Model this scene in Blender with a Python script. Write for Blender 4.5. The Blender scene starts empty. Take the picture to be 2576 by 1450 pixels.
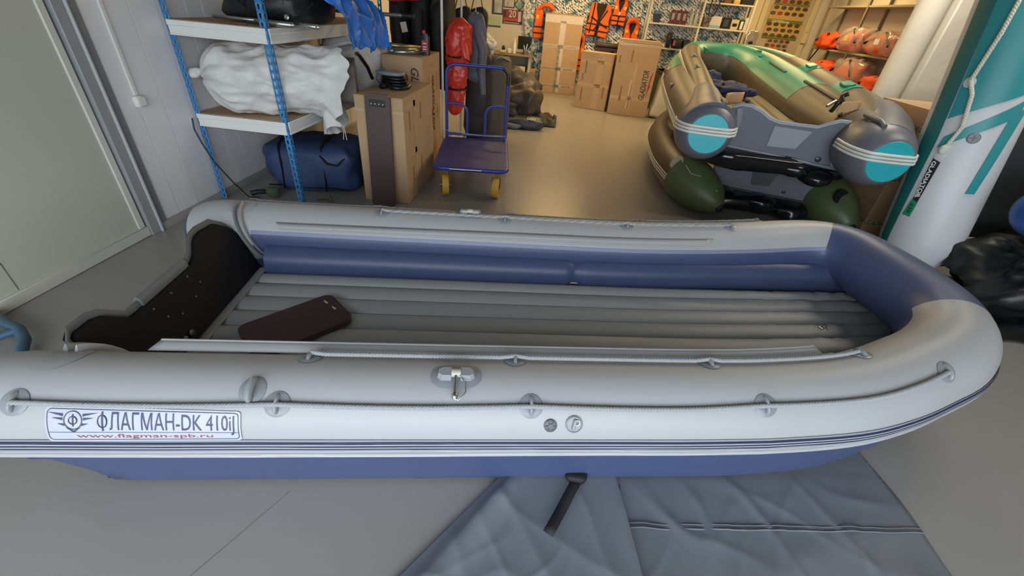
import bpy, bmesh, math, random
from mathutils import Vector, Matrix, noise
R = math.radians
sc = bpy.context.scene
COL = sc.collection
rnd = random.Random(7)

# ------------------------------------------------------------------ camera
cam_d = bpy.data.cameras.new('camera')
cam_d.sensor_width = 36.0
cam_d.lens = 1053.1 / 2576 * 36.0
cam_d.clip_start = 0.05
cam_d.clip_end = 200
cam = bpy.data.objects.new('camera', cam_d)
COL.objects.link(cam)
pi_, ro_, ya_ = R(33.98), R(5.36), R(3.43)
fw = Vector((-math.sin(ya_) * math.cos(pi_), math.cos(ya_) * math.cos(pi_), -math.sin(pi_)))
r0 = Vector((math.cos(ya_), math.sin(ya_), 0))
u0 = r0.cross(fw)
rt = r0 * math.cos(ro_) + u0 * math.sin(ro_)
up = -r0 * math.sin(ro_) + u0 * math.cos(ro_)
mw = Matrix((rt, up, -fw)).transposed().to_4x4()
mw.translation = (0, 0, 1.6)
cam.matrix_world = mw
sc.camera = cam

# ------------------------------------------------------------------ world, daylight, exposure
w = bpy.data.worlds.new('overcast_sky')
sc.world = w
w.use_nodes = True
bg = w.node_tree.nodes['Background']
bg.inputs[0].default_value = (0.86, 0.93, 1.0, 1)
bg.inputs[1].default_value = 5.6
pl = bpy.data.lights.new('gate_portal', 'AREA')
pl.shape = 'RECTANGLE'
pl.size, pl.size_y = 5.8, 2.7
pl.cycles.is_portal = True
po = bpy.data.objects.new('gate_portal', pl)
COL.objects.link(po)
po.location = (.3, -2.0, 1.36)
po.rotation_euler = (R(90), 0, 0)
sc.view_settings.view_transform = 'Standard'
sc.view_settings.look = 'None'
sc.view_settings.gamma = 1
sc.view_settings.use_curve_mapping = False
sc.view_settings.exposure = 0.1

# ------------------------------------------------------------------ materials
def lin(c):
    if isinstance(c, str):
        c = tuple(int(c[i:i + 2], 16) / 255 for i in (0, 2, 4))
    return tuple((x / 12.92 if x <= .04045 else ((x + .055) / 1.055) ** 2.4) for x in c)

MATS = {}
def mat(name, col, rough=.5, var=.06, scale=6., bump=0., bscale=60., metal=0., spec=.5, coat=0., alpha=1., trans=0., detail=4):
    if name in MATS:
        return MATS[name]
    m = bpy.data.materials.new(name)
    m.use_nodes = True
    nt = m.node_tree
    b = nt.nodes['Principled BSDF']
    c = lin(col)
    tc = nt.nodes.new('ShaderNodeTexCoord')
    nz = nt.nodes.new('ShaderNodeTexNoise')
    nz.inputs['Scale'].default_value = scale
    nz.inputs['Detail'].default_value = detail
    nt.links.new(tc.outputs['Object'], nz.inputs['Vector'])
    mx = nt.nodes.new('ShaderNodeMix')
    mx.data_type = 'RGBA'
    mx.inputs['A'].default_value = (*[x * (1 - var) for x in c], 1)
    mx.inputs['B'].default_value = (*[min(1, x * (1 + var)) for x in c], 1)
    nt.links.new(nz.outputs['Fac'], mx.inputs['Factor'])
    nt.links.new(mx.outputs['Result'], b.inputs['Base Color'])
    b.inputs['Roughness'].default_value = rough
    b.inputs['Metallic'].default_value = metal
    b.inputs['Specular IOR Level'].default_value = spec
    b.inputs['Coat Weight'].default_value = coat
    b.inputs['Alpha'].default_value = alpha
    b.inputs['Transmission Weight'].default_value = trans
    if bump:
        n2 = nt.nodes.new('ShaderNodeTexNoise')
        n2.inputs['Scale'].default_value = bscale
        n2.inputs['Detail'].default_value = 3
        nt.links.new(tc.outputs['Object'], n2.inputs['Vector'])
        bp = nt.nodes.new('ShaderNodeBump')
        bp.inputs['Strength'].default_value = bump
        bp.inputs['Distance'].default_value = .01
        nt.links.new(n2.outputs['Fac'], bp.inputs['Height'])
        nt.links.new(bp.outputs['Normal'], b.inputs['Normal'])
    MATS[name] = m
    return m

def mat_ramp(name, stops, scale=6., rough=.6, detail=4, distort=0., bump=0., kind='noise', stretch=(1, 1, 1)):
    if name in MATS:
        return MATS[name]
    m = bpy.data.materials.new(name)
    m.use_nodes = True
    nt = m.node_tree
    b = nt.nodes['Principled BSDF']
    tc = nt.nodes.new('ShaderNodeTexCoord')
    mp = nt.nodes.new('ShaderNodeMapping')
    mp.inputs['Scale'].default_value = stretch
    nt.links.new(tc.outputs['Object'], mp.inputs['Vector'])
    if kind == 'voronoi':
        nz = nt.nodes.new('ShaderNodeTexVoronoi')
        nz.inputs['Scale'].default_value = scale
        out = nz.outputs['Color']
    else:
        nz = nt.nodes.new('ShaderNodeTexNoise')
        nz.inputs['Scale'].default_value = scale
        nz.inputs['Detail'].default_value = detail
        nz.inputs['Distortion'].default_value = distort
        out = nz.outputs['Fac']
    nt.links.new(mp.outputs['Vector'], nz.inputs['Vector'])
    rp = nt.nodes.new('ShaderNodeValToRGB')
    e = rp.color_ramp.elements
    while len(e) < len(stops):
        e.new(.5)
    for el, (p, c) in zip(e, stops):
        el.position = p
        el.color = (*lin(c), 1)
    nt.links.new(out, rp.inputs['Fac'])
    nt.links.new(rp.outputs['Color'], b.inputs['Base Color'])
    b.inputs['Roughness'].default_value = rough
    if bump:
        bp = nt.nodes.new('ShaderNodeBump')
        bp.inputs['Strength'].default_value = bump
        bp.inputs['Distance'].default_value = .01
        nt.links.new(nz.outputs[0], bp.inputs['Height'])
        nt.links.new(bp.outputs['Normal'], b.inputs['Normal'])
    MATS[name] = m
    return m

# ------------------------------------------------------------------ mesh helpers
class MB:
    def __init__(s):
        s.v, s.f = [], []
    def add(s, vs, fs, M=None):
        o = len(s.v)
        s.v += [tuple(M @ Vector(p)) if M else tuple(p) for p in vs]
        s.f += [tuple(i + o for i in q) for q in fs]
        return s
    def box(s, x0, x1, y0, y1, z0, z1, c=0., M=None):
        if c <= 0:
            vs = [(x, y, z) for x in (x0, x1) for y in (y0, y1) for z in (z0, z1)]
            fs = [(0, 1, 3, 2), (4, 6, 7, 5), (0, 4, 5, 1), (2, 3, 7, 6), (0, 2, 6, 4), (1, 5, 7, 3)]
            return s.add(vs, fs, M)
        bm = bmesh.new()
        vs = [bm.verts.new((x, y, z)) for x in (x0, x1) for y in (y0, y1) for z in (z0, z1)]
        for q in [(0, 1, 3, 2), (4, 6, 7, 5), (0, 4, 5, 1), (2, 3, 7, 6), (0, 2, 6, 4), (1, 5, 7, 3)]:
            bm.faces.new([vs[i] for i in q])
        bmesh.ops.bevel(bm, geom=bm.edges[:], offset=c, segments=1, affect='EDGES')
        bm.verts.index_update()
        s.add([v.co[:] for v in bm.verts], [[v.index for v in f.verts] for f in bm.faces], M)
        bm.free()
        return s
    def tube(s, pts, rad, n=10, cap=True, closed=False, flat=1., upv=(0, 0, 1), M=None, ph0=0., twist=0.):
        pts = [Vector(p) for p in pts]
        k = len(pts)
        if not hasattr(rad, '__len__'):
            rad = [rad] * k
        vs, fs = [], []
        upv = Vector(upv)
        prevN = None
        for i, p in enumerate(pts):
            if closed:
                t = pts[(i + 1) % k] - pts[i - 1]
            else:
                t = pts[min(i + 1, k - 1)] - pts[max(i - 1, 0)]
            t = t.normalized() if t.length > 1e-9 else Vector((1, 0, 0))
            if prevN is None:
                nn = t.cross(upv)
                if nn.length < 1e-3:
                    nn = t.cross(Vector((1, 0, 0)))
            else:
                nn = prevN - t * prevN.dot(t)
            nn.normalize()
            prevN = nn
            b = nn.cross(t)
            for j in range(n):
                a = 2 * math.pi * j / n + ph0 + twist * i
                vs.append(p + nn * (math.cos(a) * rad[i]) + b * (math.sin(a) * rad[i] * flat))
        for i in range(k if closed else k - 1):
            for j in range(n):
                a, b2 = i * n + j, i * n + (j + 1) % n
                c2, d = ((i + 1) % k) * n + (j + 1) % n, ((i + 1) % k) * n + j
                fs.append((a, b2, c2, d))
        if cap and not closed:
            fs.append(tuple(range(n))[::-1])
            fs.append(tuple((k - 1) * n + j for j in range(n)))
        return s.add(vs, fs, M)
    def cyl(s, a, b, r, n=14, r2=None):
        return s.tube([a, b], [r, r if r2 is None else r2], n)
    def lathe(s, prof, n=20, M=None):
        vs, fs = [], []
        for (r, z) in prof:
            for j in range(n):
                a = 2 * math.pi * j / n
                vs.append((r * math.cos(a), r * math.sin(a), z))
        for i in range(len(prof) - 1):
            for j in range(n):
                fs.append((i * n + j, i * n + (j + 1) % n, (i + 1) * n + (j + 1) % n, (i + 1) * n + j))
        fs.append(tuple(range(n))[::-1])
        fs.append(tuple((len(prof) - 1) * n + j for j in range(n)))
        return s.add(vs, fs, M)
    def prism(s, out, d0, d1, fn=None, M=None):
        # outline of 2-D points extruded from depth d0 to d1; fn maps (a, b, depth) to 3-D
        fn = fn or (lambda a, b, d: (a, b, d))
        k = len(out)
        vs = [fn(a, b, d0) for a, b in out] + [fn(a, b, d1) for a, b in out]
        fs = [tuple(range(k))[::-1], tuple(range(k, 2 * k))]
        fs += [(i, (i + 1) % k, k + (i + 1) % k, k + i) for i in range(k)]
        return s.add(vs, fs, M)
    def grid(s, nu, nv, fn, M=None):
        vs = [fn(i / nu, j / nv) for i in range(nu + 1) for j in range(nv + 1)]
        fs = [(i * (nv + 1) + j, (i + 1) * (nv + 1) + j, (i + 1) * (nv + 1) + j + 1, i * (nv + 1) + j + 1)
              for i in range(nu) for j in range(nv)]
        return s.add(vs, fs, M)
    def blob(s, c, d, seed=0, amp=.12, fr=2.2, e=.6, nu=36, nv=22, fine=.0, ffr=9., M=None, floor=None):
        # crumpled superellipsoid
        def sp(x):
            return math.copysign(abs(x) ** e, x)
        off = Vector((seed * 7.3, seed * 3.1, seed * 5.7))
        vs, fs = [], []
        for i in range(nv + 1):
            th = -math.pi / 2 + math.pi * i / nv
            for j in range(nu):
                ph = 2 * math.pi * j / nu
                n = Vector((sp(math.cos(th)) * sp(math.cos(ph)), sp(math.cos(th)) * sp(math.sin(ph)), sp(math.sin(th))))
                q = Vector((n.x * d[0], n.y * d[1], n.z * d[2])) / 2
                k = 1 + amp * noise.noise(q * fr * 2 + off) * 1.6
                if fine:
                    rg = 1 - abs(noise.noise(q * ffr + off * 2)) * 2
                    k += fine * rg
                p = q * k
                z = c[2] + p.z
                if floor is not None:
                    z = max(z, floor)
                vs.append((c[0] + p.x, c[1] + p.y, z))
        for i in range(nv):
            for j in range(nu):
                fs.append((i * nu + j, i * nu + (j + 1) % nu, (i + 1) * nu + (j + 1) % nu, (i + 1) * nu + j))
        return s.add(vs, fs, M)
    def obj(s, name, m, parent=None, sharp=38, solid=0., recalc=True, kind=None):
        me = bpy.data.meshes.new(name)
        me.from_pydata(s.v, [], s.f)
        if recalc:
            bm = bmesh.new()
            bm.from_mesh(me)
            bmesh.ops.recalc_face_normals(bm, faces=bm.faces)
            bm.to_mesh(me)
            bm.free()
        if sharp:
            me.polygons.foreach_set('use_smooth', [True] * len(me.polygons))
            me.set_sharp_from_angle(angle=R(sharp))
        me.materials.append(m)
        me.update()
        o = bpy.data.objects.new(name, me)
        COL.objects.link(o)
        if parent:
            o.parent = parent
        if solid:
            md = o.modifiers.new('thickness', 'SOLIDIFY')
            md.thickness = solid
            md.offset = 0
        if kind:
            o['kind'] = kind
        return o

def thing(name, label, cat, loc=(0, 0, 0), rz=0., group=None, rot=None):
    o = bpy.data.objects.new(name, None)
    COL.objects.link(o)
    o.location = loc
    o.rotation_euler = rot or (0, 0, rz)
    o.empty_display_size = .1
    return tag(o, label, cat, group)
def tag(o, label, cat, group=None):
    o['label'] = label
    o['category'] = cat
    if group:
        o['group'] = group
    return o
def struct(o):
    o['kind'] = 'structure'
    return o
def share(o, parent, loc, name=None, rot=None):
    c = o.copy()
    COL.objects.link(c)
    c.parent = parent
    c.location = loc
    if rot:
        c.rotation_euler = rot
    return c
def text2d(body, h, sx=1., cuts=0, bold=0., align='LEFT', shear=0.):
    cu = bpy.data.curves.new('t', 'FONT')
    cu.body = body
    cu.size = 1
    cu.offset = bold
    cu.shear = shear
    cu.resolution_u = 3
    cu.align_x = align
    ob = bpy.data.objects.new('t', cu)
    COL.objects.link(ob)
    dg = bpy.context.evaluated_depsgraph_get()
    me = bpy.data.meshes.new_from_object(ob.evaluated_get(dg))
    bpy.data.objects.remove(ob)
    bm = bmesh.new()
    bm.from_mesh(me)
    for v in bm.verts:
        v.co = Vector((v.co.x * h * sx / .7, v.co.y * h / .7, 0))
    for i in range(1, cuts):
        bmesh.ops.bisect_plane(bm, geom=bm.verts[:] + bm.edges[:] + bm.faces[:], plane_co=(0, h * i / cuts, 0), plane_no=(0, 1, 0))
    bm.verts.index_update()
    vs = [tuple(v.co) for v in bm.verts]
    fs = [[v.index for v in f.verts] for f in bm.faces]
    bm.free()
    return vs, fs
def text_on(body, h, fn, sx=1., cuts=0, bold=0., align='LEFT', shear=0., width=None):
    vs, fs = text2d(body, h, sx, cuts, bold, align, shear)
    if width:
        x0 = min(v[0] for v in vs)
        x1 = max(v[0] for v in vs)
        vs = [((v[0] - x0) * width / (x1 - x0), v[1], 0) for v in vs]
    m = MB()
    m.add([fn(v[0], v[1]) for v in vs], fs)
    return m
def frame(o, n, a):
    # matrix whose z is n and x is a, origin o
    n = Vector(n).normalized()
    a = Vector(a)
    a = (a - n * a.dot(n)).normalized()
    b = n.cross(a)
    m = Matrix((a, b, n)).transposed().to_4x4()
    m.translation = o
    return m
def arc(cx, cy, r, a0, a1, n):
    return [(cx + r * math.cos(R(a0 + (a1 - a0) * i / n)), cy + r * math.sin(R(a0 + (a1 - a0) * i / n))) for i in range(n + 1)]
def rrect(x0, x1, y0, y1, r, n=4):
    return arc(x1 - r, y1 - r, r, 0, 90, n) + arc(x0 + r, y1 - r, r, 90, 180, n) + arc(x0 + r, y0 + r, r, 180, 270, n) + arc(x1 - r, y0 + r, r, 270, 360, n)
def fract(v, o=4):
    return noise.fractal(Vector(v), 1., 2., o)
# ------------------------------------------------------------------ the room
M_floor = mat('floor_concrete', '93908c', .3, .07, 1.1, 0, detail=3)
def floor_mat():
    m = M_floor
    nt = m.node_tree
    b = nt.nodes['Principled BSDF']
    tc = nt.nodes['Texture Coordinate']
    n = nt.nodes.new('ShaderNodeTexNoise')
    n.inputs['Scale'].default_value = 2
    n.inputs['Detail'].default_value = 2
    nt.links.new(tc.outputs['Object'], n.inputs['Vector'])
    mr = nt.nodes.new('ShaderNodeMapRange')
    mr.inputs['To Min'].default_value = .275
    mr.inputs['To Max'].default_value = .33
    nt.links.new(n.outputs['Fac'], mr.inputs['Value'])
    nt.links.new(mr.outputs['Result'], b.inputs['Roughness'])
floor_mat()
M_wall = mat('white_panel', 'e4e5e9', .45, .02, 3)
M_plaster = mat('painted_plaster', 'cfc9bb', .7, .05, 2.5, .25, 30)
M_ceil = mat('ceiling_grey', '8f8f8a', .8, .02)
M_greyp = mat('grey_paint', '8d9093', .45, .04, 4)
M_base = mat('baseboard_grey', '9b9a97', .5, .06, 9)
M_door = mat('door_enamel', 'b9bdb2', .38, .035, 1.3, .04, 20)
M_white = mat('white_plastic', 'e2e2de', .4, .02)
XW, YB, XR, YF, ZC = -2.82, 10.95, 5.35, -2.0, 2.9

m = MB()
m.box(XW - .2, XR + .2, YF - 6, YB + .2, -.12, 0)
FL = struct(m.obj('floor', M_floor, sharp=0))
m = MB()
m.tube([(-.82 - .05 * i, .80 - .10 * i + .004 * noise.noise(Vector((i * .7, 0, 0))), -.0005) for i in range(16)], .002, 6)
m.obj('slab_joint', mat('joint_grey', '6e6b67', .7), FL, 60)
m = MB()
m.box(XW - .2, XR + .2, YF, YB + .2, ZC, ZC + .1)
struct(m.obj('ceiling', M_ceil, sharp=0))
m = MB()
m.box(XW - .2, XW - .03, YF, YB, 0, ZC)
wl = struct(m.obj('wall_left', M_greyp, sharp=0))
# white wall panels with open joints
ys = [2.76, 2.965, 3.2, 3.45, 3.62, 3.86, 4.1, 4.35, 4.6, 4.85, 5.1, 5.4, 5.9, 6.4, 6.9, 7.4, 7.9, 8.4, 8.9, 9.4, 9.9, 10.4, 10.95]
y_prev = 2.62
for y in ys:
    m = MB()
    m.box(XW - .03, XW, y_prev + .0015, y - .0015, .05, ZC, .002)
    m.obj('panel', M_wall, wl)
    y_prev = y
m = MB()
m.box(XW - .03, XW + .004, YF, .9, 0, ZC)
m.obj('panel', M_wall, wl)
m = MB()
m.box(XW - .03, XW, .9, 2.62, 2.35, ZC)
m.obj('panel', M_wall, wl)
# baseboard
m = MB()
m.prism([(XW - .02, 0), (XW + .022, 0), (XW + .022, .035), (XW + .008, .055), (XW - .02, .055)], 2.56, YB, lambda a, b, d: (a, d, b))
struct(m.obj('baseboard_left', M_base))
# wide enamelled door
d = bpy.data.objects.new('door_1', None)
COL.objects.link(d)
d.location = (XW, 1.7, 0)
struct(d)
m = MB()
m.box(-.03, -.012, -.8, .70, .075, 2.3)
m.obj('door_leaf', M_door, d)
m = MB()
m.box(-.03, -.001, .70, .745, .075, 2.3, .004)
m.obj('leaf_edge', mat('door_edge', 'cdd0c6', .4), d)
m = MB()
m.box(-.03, .006, -.8, .76, .002, .075, .005)
m.obj('sill', mat('door_sill', 'c3c3ba', .45, .05, 8), d)
m = MB()
m.box(-.03, .02, .76, .83, .0, 2.34, .004)
m.obj('frame_post', mat('frame_grey', '93979b', .4), d)
m = MB()
m.box(-.03, .035, .83, .845, .0, 2.34, .003)
m.obj('frame_rib', mat('frame_light', 'b4b8bd', .4), d)
m = MB()
m.box(-.03, .012, .845, .915, .0, 2.34, .003)
m.obj('frame_post', mat('frame_grey_dark', '7d8186', .45), d)
m = MB()
m.box(-.03, .02, -.8, .915, 2.3, 2.38, .004)
m.obj('frame_head', M_greyp, d)
m = MB()
for (y0, y1, z0, z1) in ((-.6, -.085, .245, .25), (-.0875, -.0825, .078, .25)):
    m.box(-.013, -.0105, y0, y1, z0, z1)
m.obj('hatch_joint', mat('joint_dark', '6d6f69', .6), d)
# cable trunking and junction box
t = thing('cable_trunking', 'white cable trunking running down the panelled wall beside the door', 'trunking', (XW, 2.762, .9))
m = MB()
m.box(.0005, .018, -.013, .013, -.0, 1.95, .003)
m.obj('duct', M_white, t)
t = thing('junction_box', 'small white square junction box under the wall cable trunking', 'junction box', (XW, 2.765, .865))
m = MB()
m.box(.0005, .035, -.036, .036, -.036, .034, .006)
m.obj('case', M_white, t)
m = MB()
m.box(.034, .040, -.028, .028, -.029, .027, .003)
m.obj('lid', M_white, t)
# back wall, right wall, front wall with the open gate
m = MB()
m.box(XW - .2, XR + .2, YB, YB + .2, 0, ZC)
wb = struct(m.obj('wall_back', M_plaster, sharp=0))
m = MB()
m.box(XR, XR + .2, YF, YB, 0, ZC)
struct(m.obj('wall_right', M_plaster, sharp=0))
m = MB()
m.box(XW - .2, -2.6, YF - .2, YF, 0, ZC)
m.box(3.2, XR + .2, YF - .2, YF, 0, ZC)
m.box(-2.6, 3.2, YF - .2, YF, 2.72, ZC)
struct(m.obj('wall_front', M_plaster, sharp=0))
m = MB()
m.box(-30, 30, -40, YF - 6, -.3, -.14)
struct(m.obj('ground_outside', mat('asphalt', '8a8a88', .9, .1, 2), sharp=0))
# warm tube lamps hanging under the ceiling
M_tube = bpy.data.materials.new('lamp_tube_glow')
M_tube.use_nodes = True
_b = M_tube.node_tree.nodes['Principled BSDF']
_b.inputs['Emission Color'].default_value = (1, .78, .48, 1)
_b.inputs['Emission Strength'].default_value = 4
LAMPS = [(0.2, 9.3, 56), (1.4, 6.9, 46), (4.0, 9.2, 56), (-1.2, 7.8, 26), (3.1, 4.9, 34), (3.3, 3.2, 20)]  # last lamp is added fill for the column, standing boat and cartons
WHERE = ['over the three tall cartons', 'over the aisle', 'by the lure poster door', 'over the dark tarp heap', 'over the stacked boats', 'added to light the column and standing white boat']
for (x, y, pw), wh in zip(LAMPS, WHERE):
    t = thing('ceiling_lamp', 'warm twin tube ceiling lamp ' + wh, 'lamp', (x, y, ZC), 0, 'ceiling tube lamps')
    m = MB()
    m.box(-.62, .62, -.09, .09, -.05, 0, .01)
    m.obj('housing', M_white, t)
    for s in (-.05, .05):
        m = MB()
        m.cyl((-.58, s, -.075), (.58, s, -.075), .014, 10)
        m.obj('tube', M_tube, t)
    ld = bpy.data.lights.new('lamp_light', 'AREA')
    ld.shape = 'RECTANGLE'
    ld.size, ld.size_y = 1.2, .16
    ld.energy = pw
    ld.color = (1, .66, .28) if y > 5 else (1, .90, .74)
    lo = bpy.data.objects.new('lamp_light', ld)
    COL.objects.link(lo)
    lo.parent = t
    lo.location = (0, 0, -.10)
# ------------------------------------------------------------------ inflatable boat builder helpers
def u_path(xs, xc, ys, yb, rc, zf, ns=44, na=14, nb=8):
    """centre line of a boat's tube: far stern -> bow -> near stern (bow at +x, far side at +y)"""
    p = []
    for i in range(ns):
        t = i / ns
        x = xs + (xc - rc - xs) * t
        p.append((x, ys + (yb - ys) * t))
    p += arc(xc - rc, yb - rc, rc, 90, 0, na)
    for i in range(1, nb):
        p.append((xc, (yb - rc) * (1 - 2 * i / nb)))
    p += arc(xc - rc, -(yb - rc), rc, 0, -90, na)
    for i in range(1, ns + 1):
        t = 1 - i / ns
        x = xs + (xc - rc - xs) * t
        p.append((x, -(ys + (yb - ys) * t)))
    return [Vector((x, y, zf(x))) for x, y in p]
def frames(path):
    fr = []
    k = len(path)
    for i, p in enumerate(path):
        t = (path[min(i + 1, k - 1)] - path[max(i - 1, 0)]).normalized()
        n = t.cross(Vector((0, 0, 1))).normalized()
        fr.append((p, n, n.cross(t)))
    return fr
def sweep(fr, rad, f0, f1, nf, dr=0.):
    """part of the tube skin between the angles f0 and f1 (0 = inboard, 90 = top, 180 = outboard)"""
    m = MB()
    full = abs(f1 - f0) >= 359
    vs, fs = [], []
    cols = nf if full else nf + 1
    for i, (p, n, u) in enumerate(fr):
        r_ = (rad[i] if hasattr(rad, '__len__') else rad) + dr
        for j in range(cols):
            a = R(f0 + (f1 - f0) * j / nf)
            vs.append(p + n * math.cos(a) * r_ + u * math.sin(a) * r_)
    for i in range(len(fr) - 1):
        for j in range(nf):
            fs.append((i * cols + j, i * cols + (j + 1) % cols, (i + 1) * cols + (j + 1) % cols, (i + 1) * cols + j))
    if full:
        fs.append(tuple(range(cols)))
        fs.append(tuple((len(fr) - 1) * cols + j for j in range(cols)))
    return m.add(vs, fs)
def section(fr, prof):
    """sweeps an open profile of (outboard, z relative to path, absolute-z flag) points"""
    m = MB()
    vs, fs = [], []
    k = None
    for i, (p, n, u) in enumerate(fr):
        pts = prof(i, p)
        k = len(pts)
        for o, z in pts:
            vs.append((p.x - n.x * o, p.y - n.y * o, z))
    for i in range(len(fr) - 1):
        for j in range(k - 1):
            fs.append((i * k + j, i * k + j + 1, (i + 1) * k + j + 1, (i + 1) * k + j))
    return m.add(vs, fs)
def rope(pts, r=.007, pitch=.034, n=6, strands=3):
    pts = [Vector(p) for p in pts]
    # resample
    ds = [0]
    for a, b in zip(pts, pts[1:]):
        ds.append(ds[-1] + (b - a).length)
    Ln = ds[-1]
    k = max(8, int(Ln / (pitch / 7)))
    res = []
    j = 0
    for i in range(k + 1):
        s = Ln * i / k
        while j < len(ds) - 2 and ds[j + 1] < s:
            j += 1
        t = (s - ds[j]) / max(1e-9, ds[j + 1] - ds[j])
        res.append(pts[j].lerp(pts[j + 1], t))
    m = MB()
    for q in range(strands):
        ln = []
        for i, p in enumerate(res):
            t = (res[min(i + 1, k)] - res[max(i - 1, 0)]).normalized()
            nn = t.cross(Vector((0, 0, 1)))
            nn.normalize()
            b = nn.cross(t)
            a = 2 * math.pi * (Ln * i / k / pitch + q / strands)
            ln.append(p + nn * math.cos(a) * r * .5 + b * math.sin(a) * r * .5)
        m.tube(ln, r * .58, n)
    return m

# ------------------------------------------------------------------ the grey and blue boat in front
M_pvc = mat('grey_pvc', 'a6a8ab', .42, .02, 5, .015, 220)
M_pvc2 = mat('grey_pvc_trim', '9a9da2', .38, .03, 9)
M_blue = mat('navy_pvc', '434f72', .40, .05, 5, .02, 160)
M_bluedk = mat('navy_stripe', '262c4c', .5, .05)
M_deck = mat('grey_deck', '9c9fa1', .5, .03, 6, .03, 240)
M_black = mat('black_board', '0e0e12', .7, .1, 10, .06, 90, spec=.25)
M_rubber = mat('grey_rubber', '7e8284', .5, .04)
M_rope = mat('grey_rope', '999da1', .75, .1, 60)
M_steel = mat('steel', 'b9b9b4', .3, .04, metal=1.)
M_fit = mat('light_grey_fitting', '8e9398', .35, .03, 20)

BO = thing('inflatable_boat', 'long grey and navy inflatable boat filling the foreground, open cockpit toward the camera', 'boat', (0, 1.741, 0), R(9.1))
def zf(x):
    return .34 + (.11 * ((x - .4) / 1.6) ** 2 if x > .4 else 0)
XS, XC = -1.74, 1.985
def catmull(pts, n):
    out = []
    for i in range(len(pts) - 1):
        a, b, c, d = pts[max(i - 1, 0)], pts[i], pts[i + 1], pts[min(i + 2, len(pts) - 1)]
        for k in range(n):
            t = k / n
            out.append(tuple(.5 * (2 * b[j] + (c[j] - a[j]) * t + (2 * a[j] - 5 * b[j] + 4 * c[j] - d[j]) * t * t + (3 * b[j] - a[j] - 3 * c[j] + d[j]) * t ** 3) for j in range(2)))
    out.append(pts[-1])
    return out
far_pts = [(XS + (1.5 - XS) * i / 40, .668 - .030 * i / 40) for i in range(40)]
bow_pts = catmull([(1.5, .638), (1.77, .632), (1.95, .575), (2.04, .43), (2.06, .22), (2.06, 0.0), (2.03, -.17), (1.94, -.325), (1.78, -.44), (1.57, -.52), (1.38, -.58), (1.15, -.625), (.8, -.645)], 5)
near_pts = [(.8 - (.8 - XS) * i / 34, -.645 - .023 * i / 34) for i in range(1, 35)]
bp = [Vector((x, y, zf(x))) for x, y in far_pts + bow_pts + near_pts]
F = frames(bp)
RB = .175
nF = len(F)
i_far = 40 + 10        # seam on the far corner
i_near = 40 + 32      # seam on the near corner
far_fr, bow_fr, near_fr = F[:i_far + 1], F[i_far:i_near + 1], F[i_near:]
def cone(first):
    # tapering closed end behind the transom, drawn as extra rings
    p, n, u = first
    out = []
    for dx, rr in ((0, .175), (.06, .174), (.12, .170), (.17, .160), (.21, .143), (.24, .118), (.255, .085)):
        out.append(((p + Vector((-dx, 0, -.012 * (dx / .25) ** 2)), n, u), rr))
    return out
for nm, fr, end in (('side_tube', far_fr, 'start'), ('side_tube', near_fr, 'end')):
    cf = cone(fr[0] if end == 'start' else fr[-1])
    main = cf[:5]
    tip = cf[4:]
    if end == 'start':
        lst = [c[0] for c in main[::-1]] + fr[1:]
        rd = [c[1] for c in main[::-1]] + [RB] * (len(fr) - 1)
        tl = [c[0] for c in tip[::-1]]
        trd = [c[1] for c in tip[::-1]]
    else:
        lst = fr[:-1] + [c[0] for c in main]
        rd = [RB] * (len(fr) - 1) + [c[1] for c in main]
        tl = [c[0] for c in tip]
        trd = [c[1] for c in tip]
    m = sweep(lst, rd, 0, 360, 48)
    tb = m.obj(nm, M_pvc, BO, 60)
    m = sweep(tl, [r_ + .0005 for r_ in trd], 0, 360, 48)
    m.obj('tube_end_cap', M_blue, tb, 60)
m = sweep(bow_fr, RB + .001, 0, 360, 48)
bowo = m.obj('bow_tube', M_blue, BO, 60)
# blue lining low on the inner side
m = sweep(far_fr[2:], RB + .0015, -55, 23, 14)
m.obj('tube_lining', M_blue, BO, 60)
m = sweep(near_fr[:-2], RB + .0015, -55, 23, 14)
m.obj('tube_lining', M_blue, BO, 60)
m = sweep(far_fr[2:], RB + .003, 20, 27, 3)
m.obj('lining_seam', mat('seam_blue_grey', '7b83a0', .45), BO, 60)
# inner side bolsters
def bolster(sgn):
    pts, rr = [], []
    for i in range(141):
        x = -1.50 + (3.55 if sgn > 0 else 3.05) * i / 140
        wr = .003 * noise.noise(Vector((x * 9, sgn, 0))) + (.004 * noise.noise(Vector((x * 34, sgn, 2))) if x > 1.2 else 0)
        pin = .022 * math.exp(-((x - .32) / .03) ** 2)
        k = max(0, (x - 1.1) / .8)
        pts.append((x, sgn * (.502 - .05 * k * k + wr), .243 + (zf(x) - .34) * .75))
        rr.append(.101 - pin + wr)
    mm = MB()
    mm.tube(pts, rr, 26)
    return mm.obj('side_bolster', M_blue, BO, 60)
bolster(1)
bolster(-1)
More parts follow.
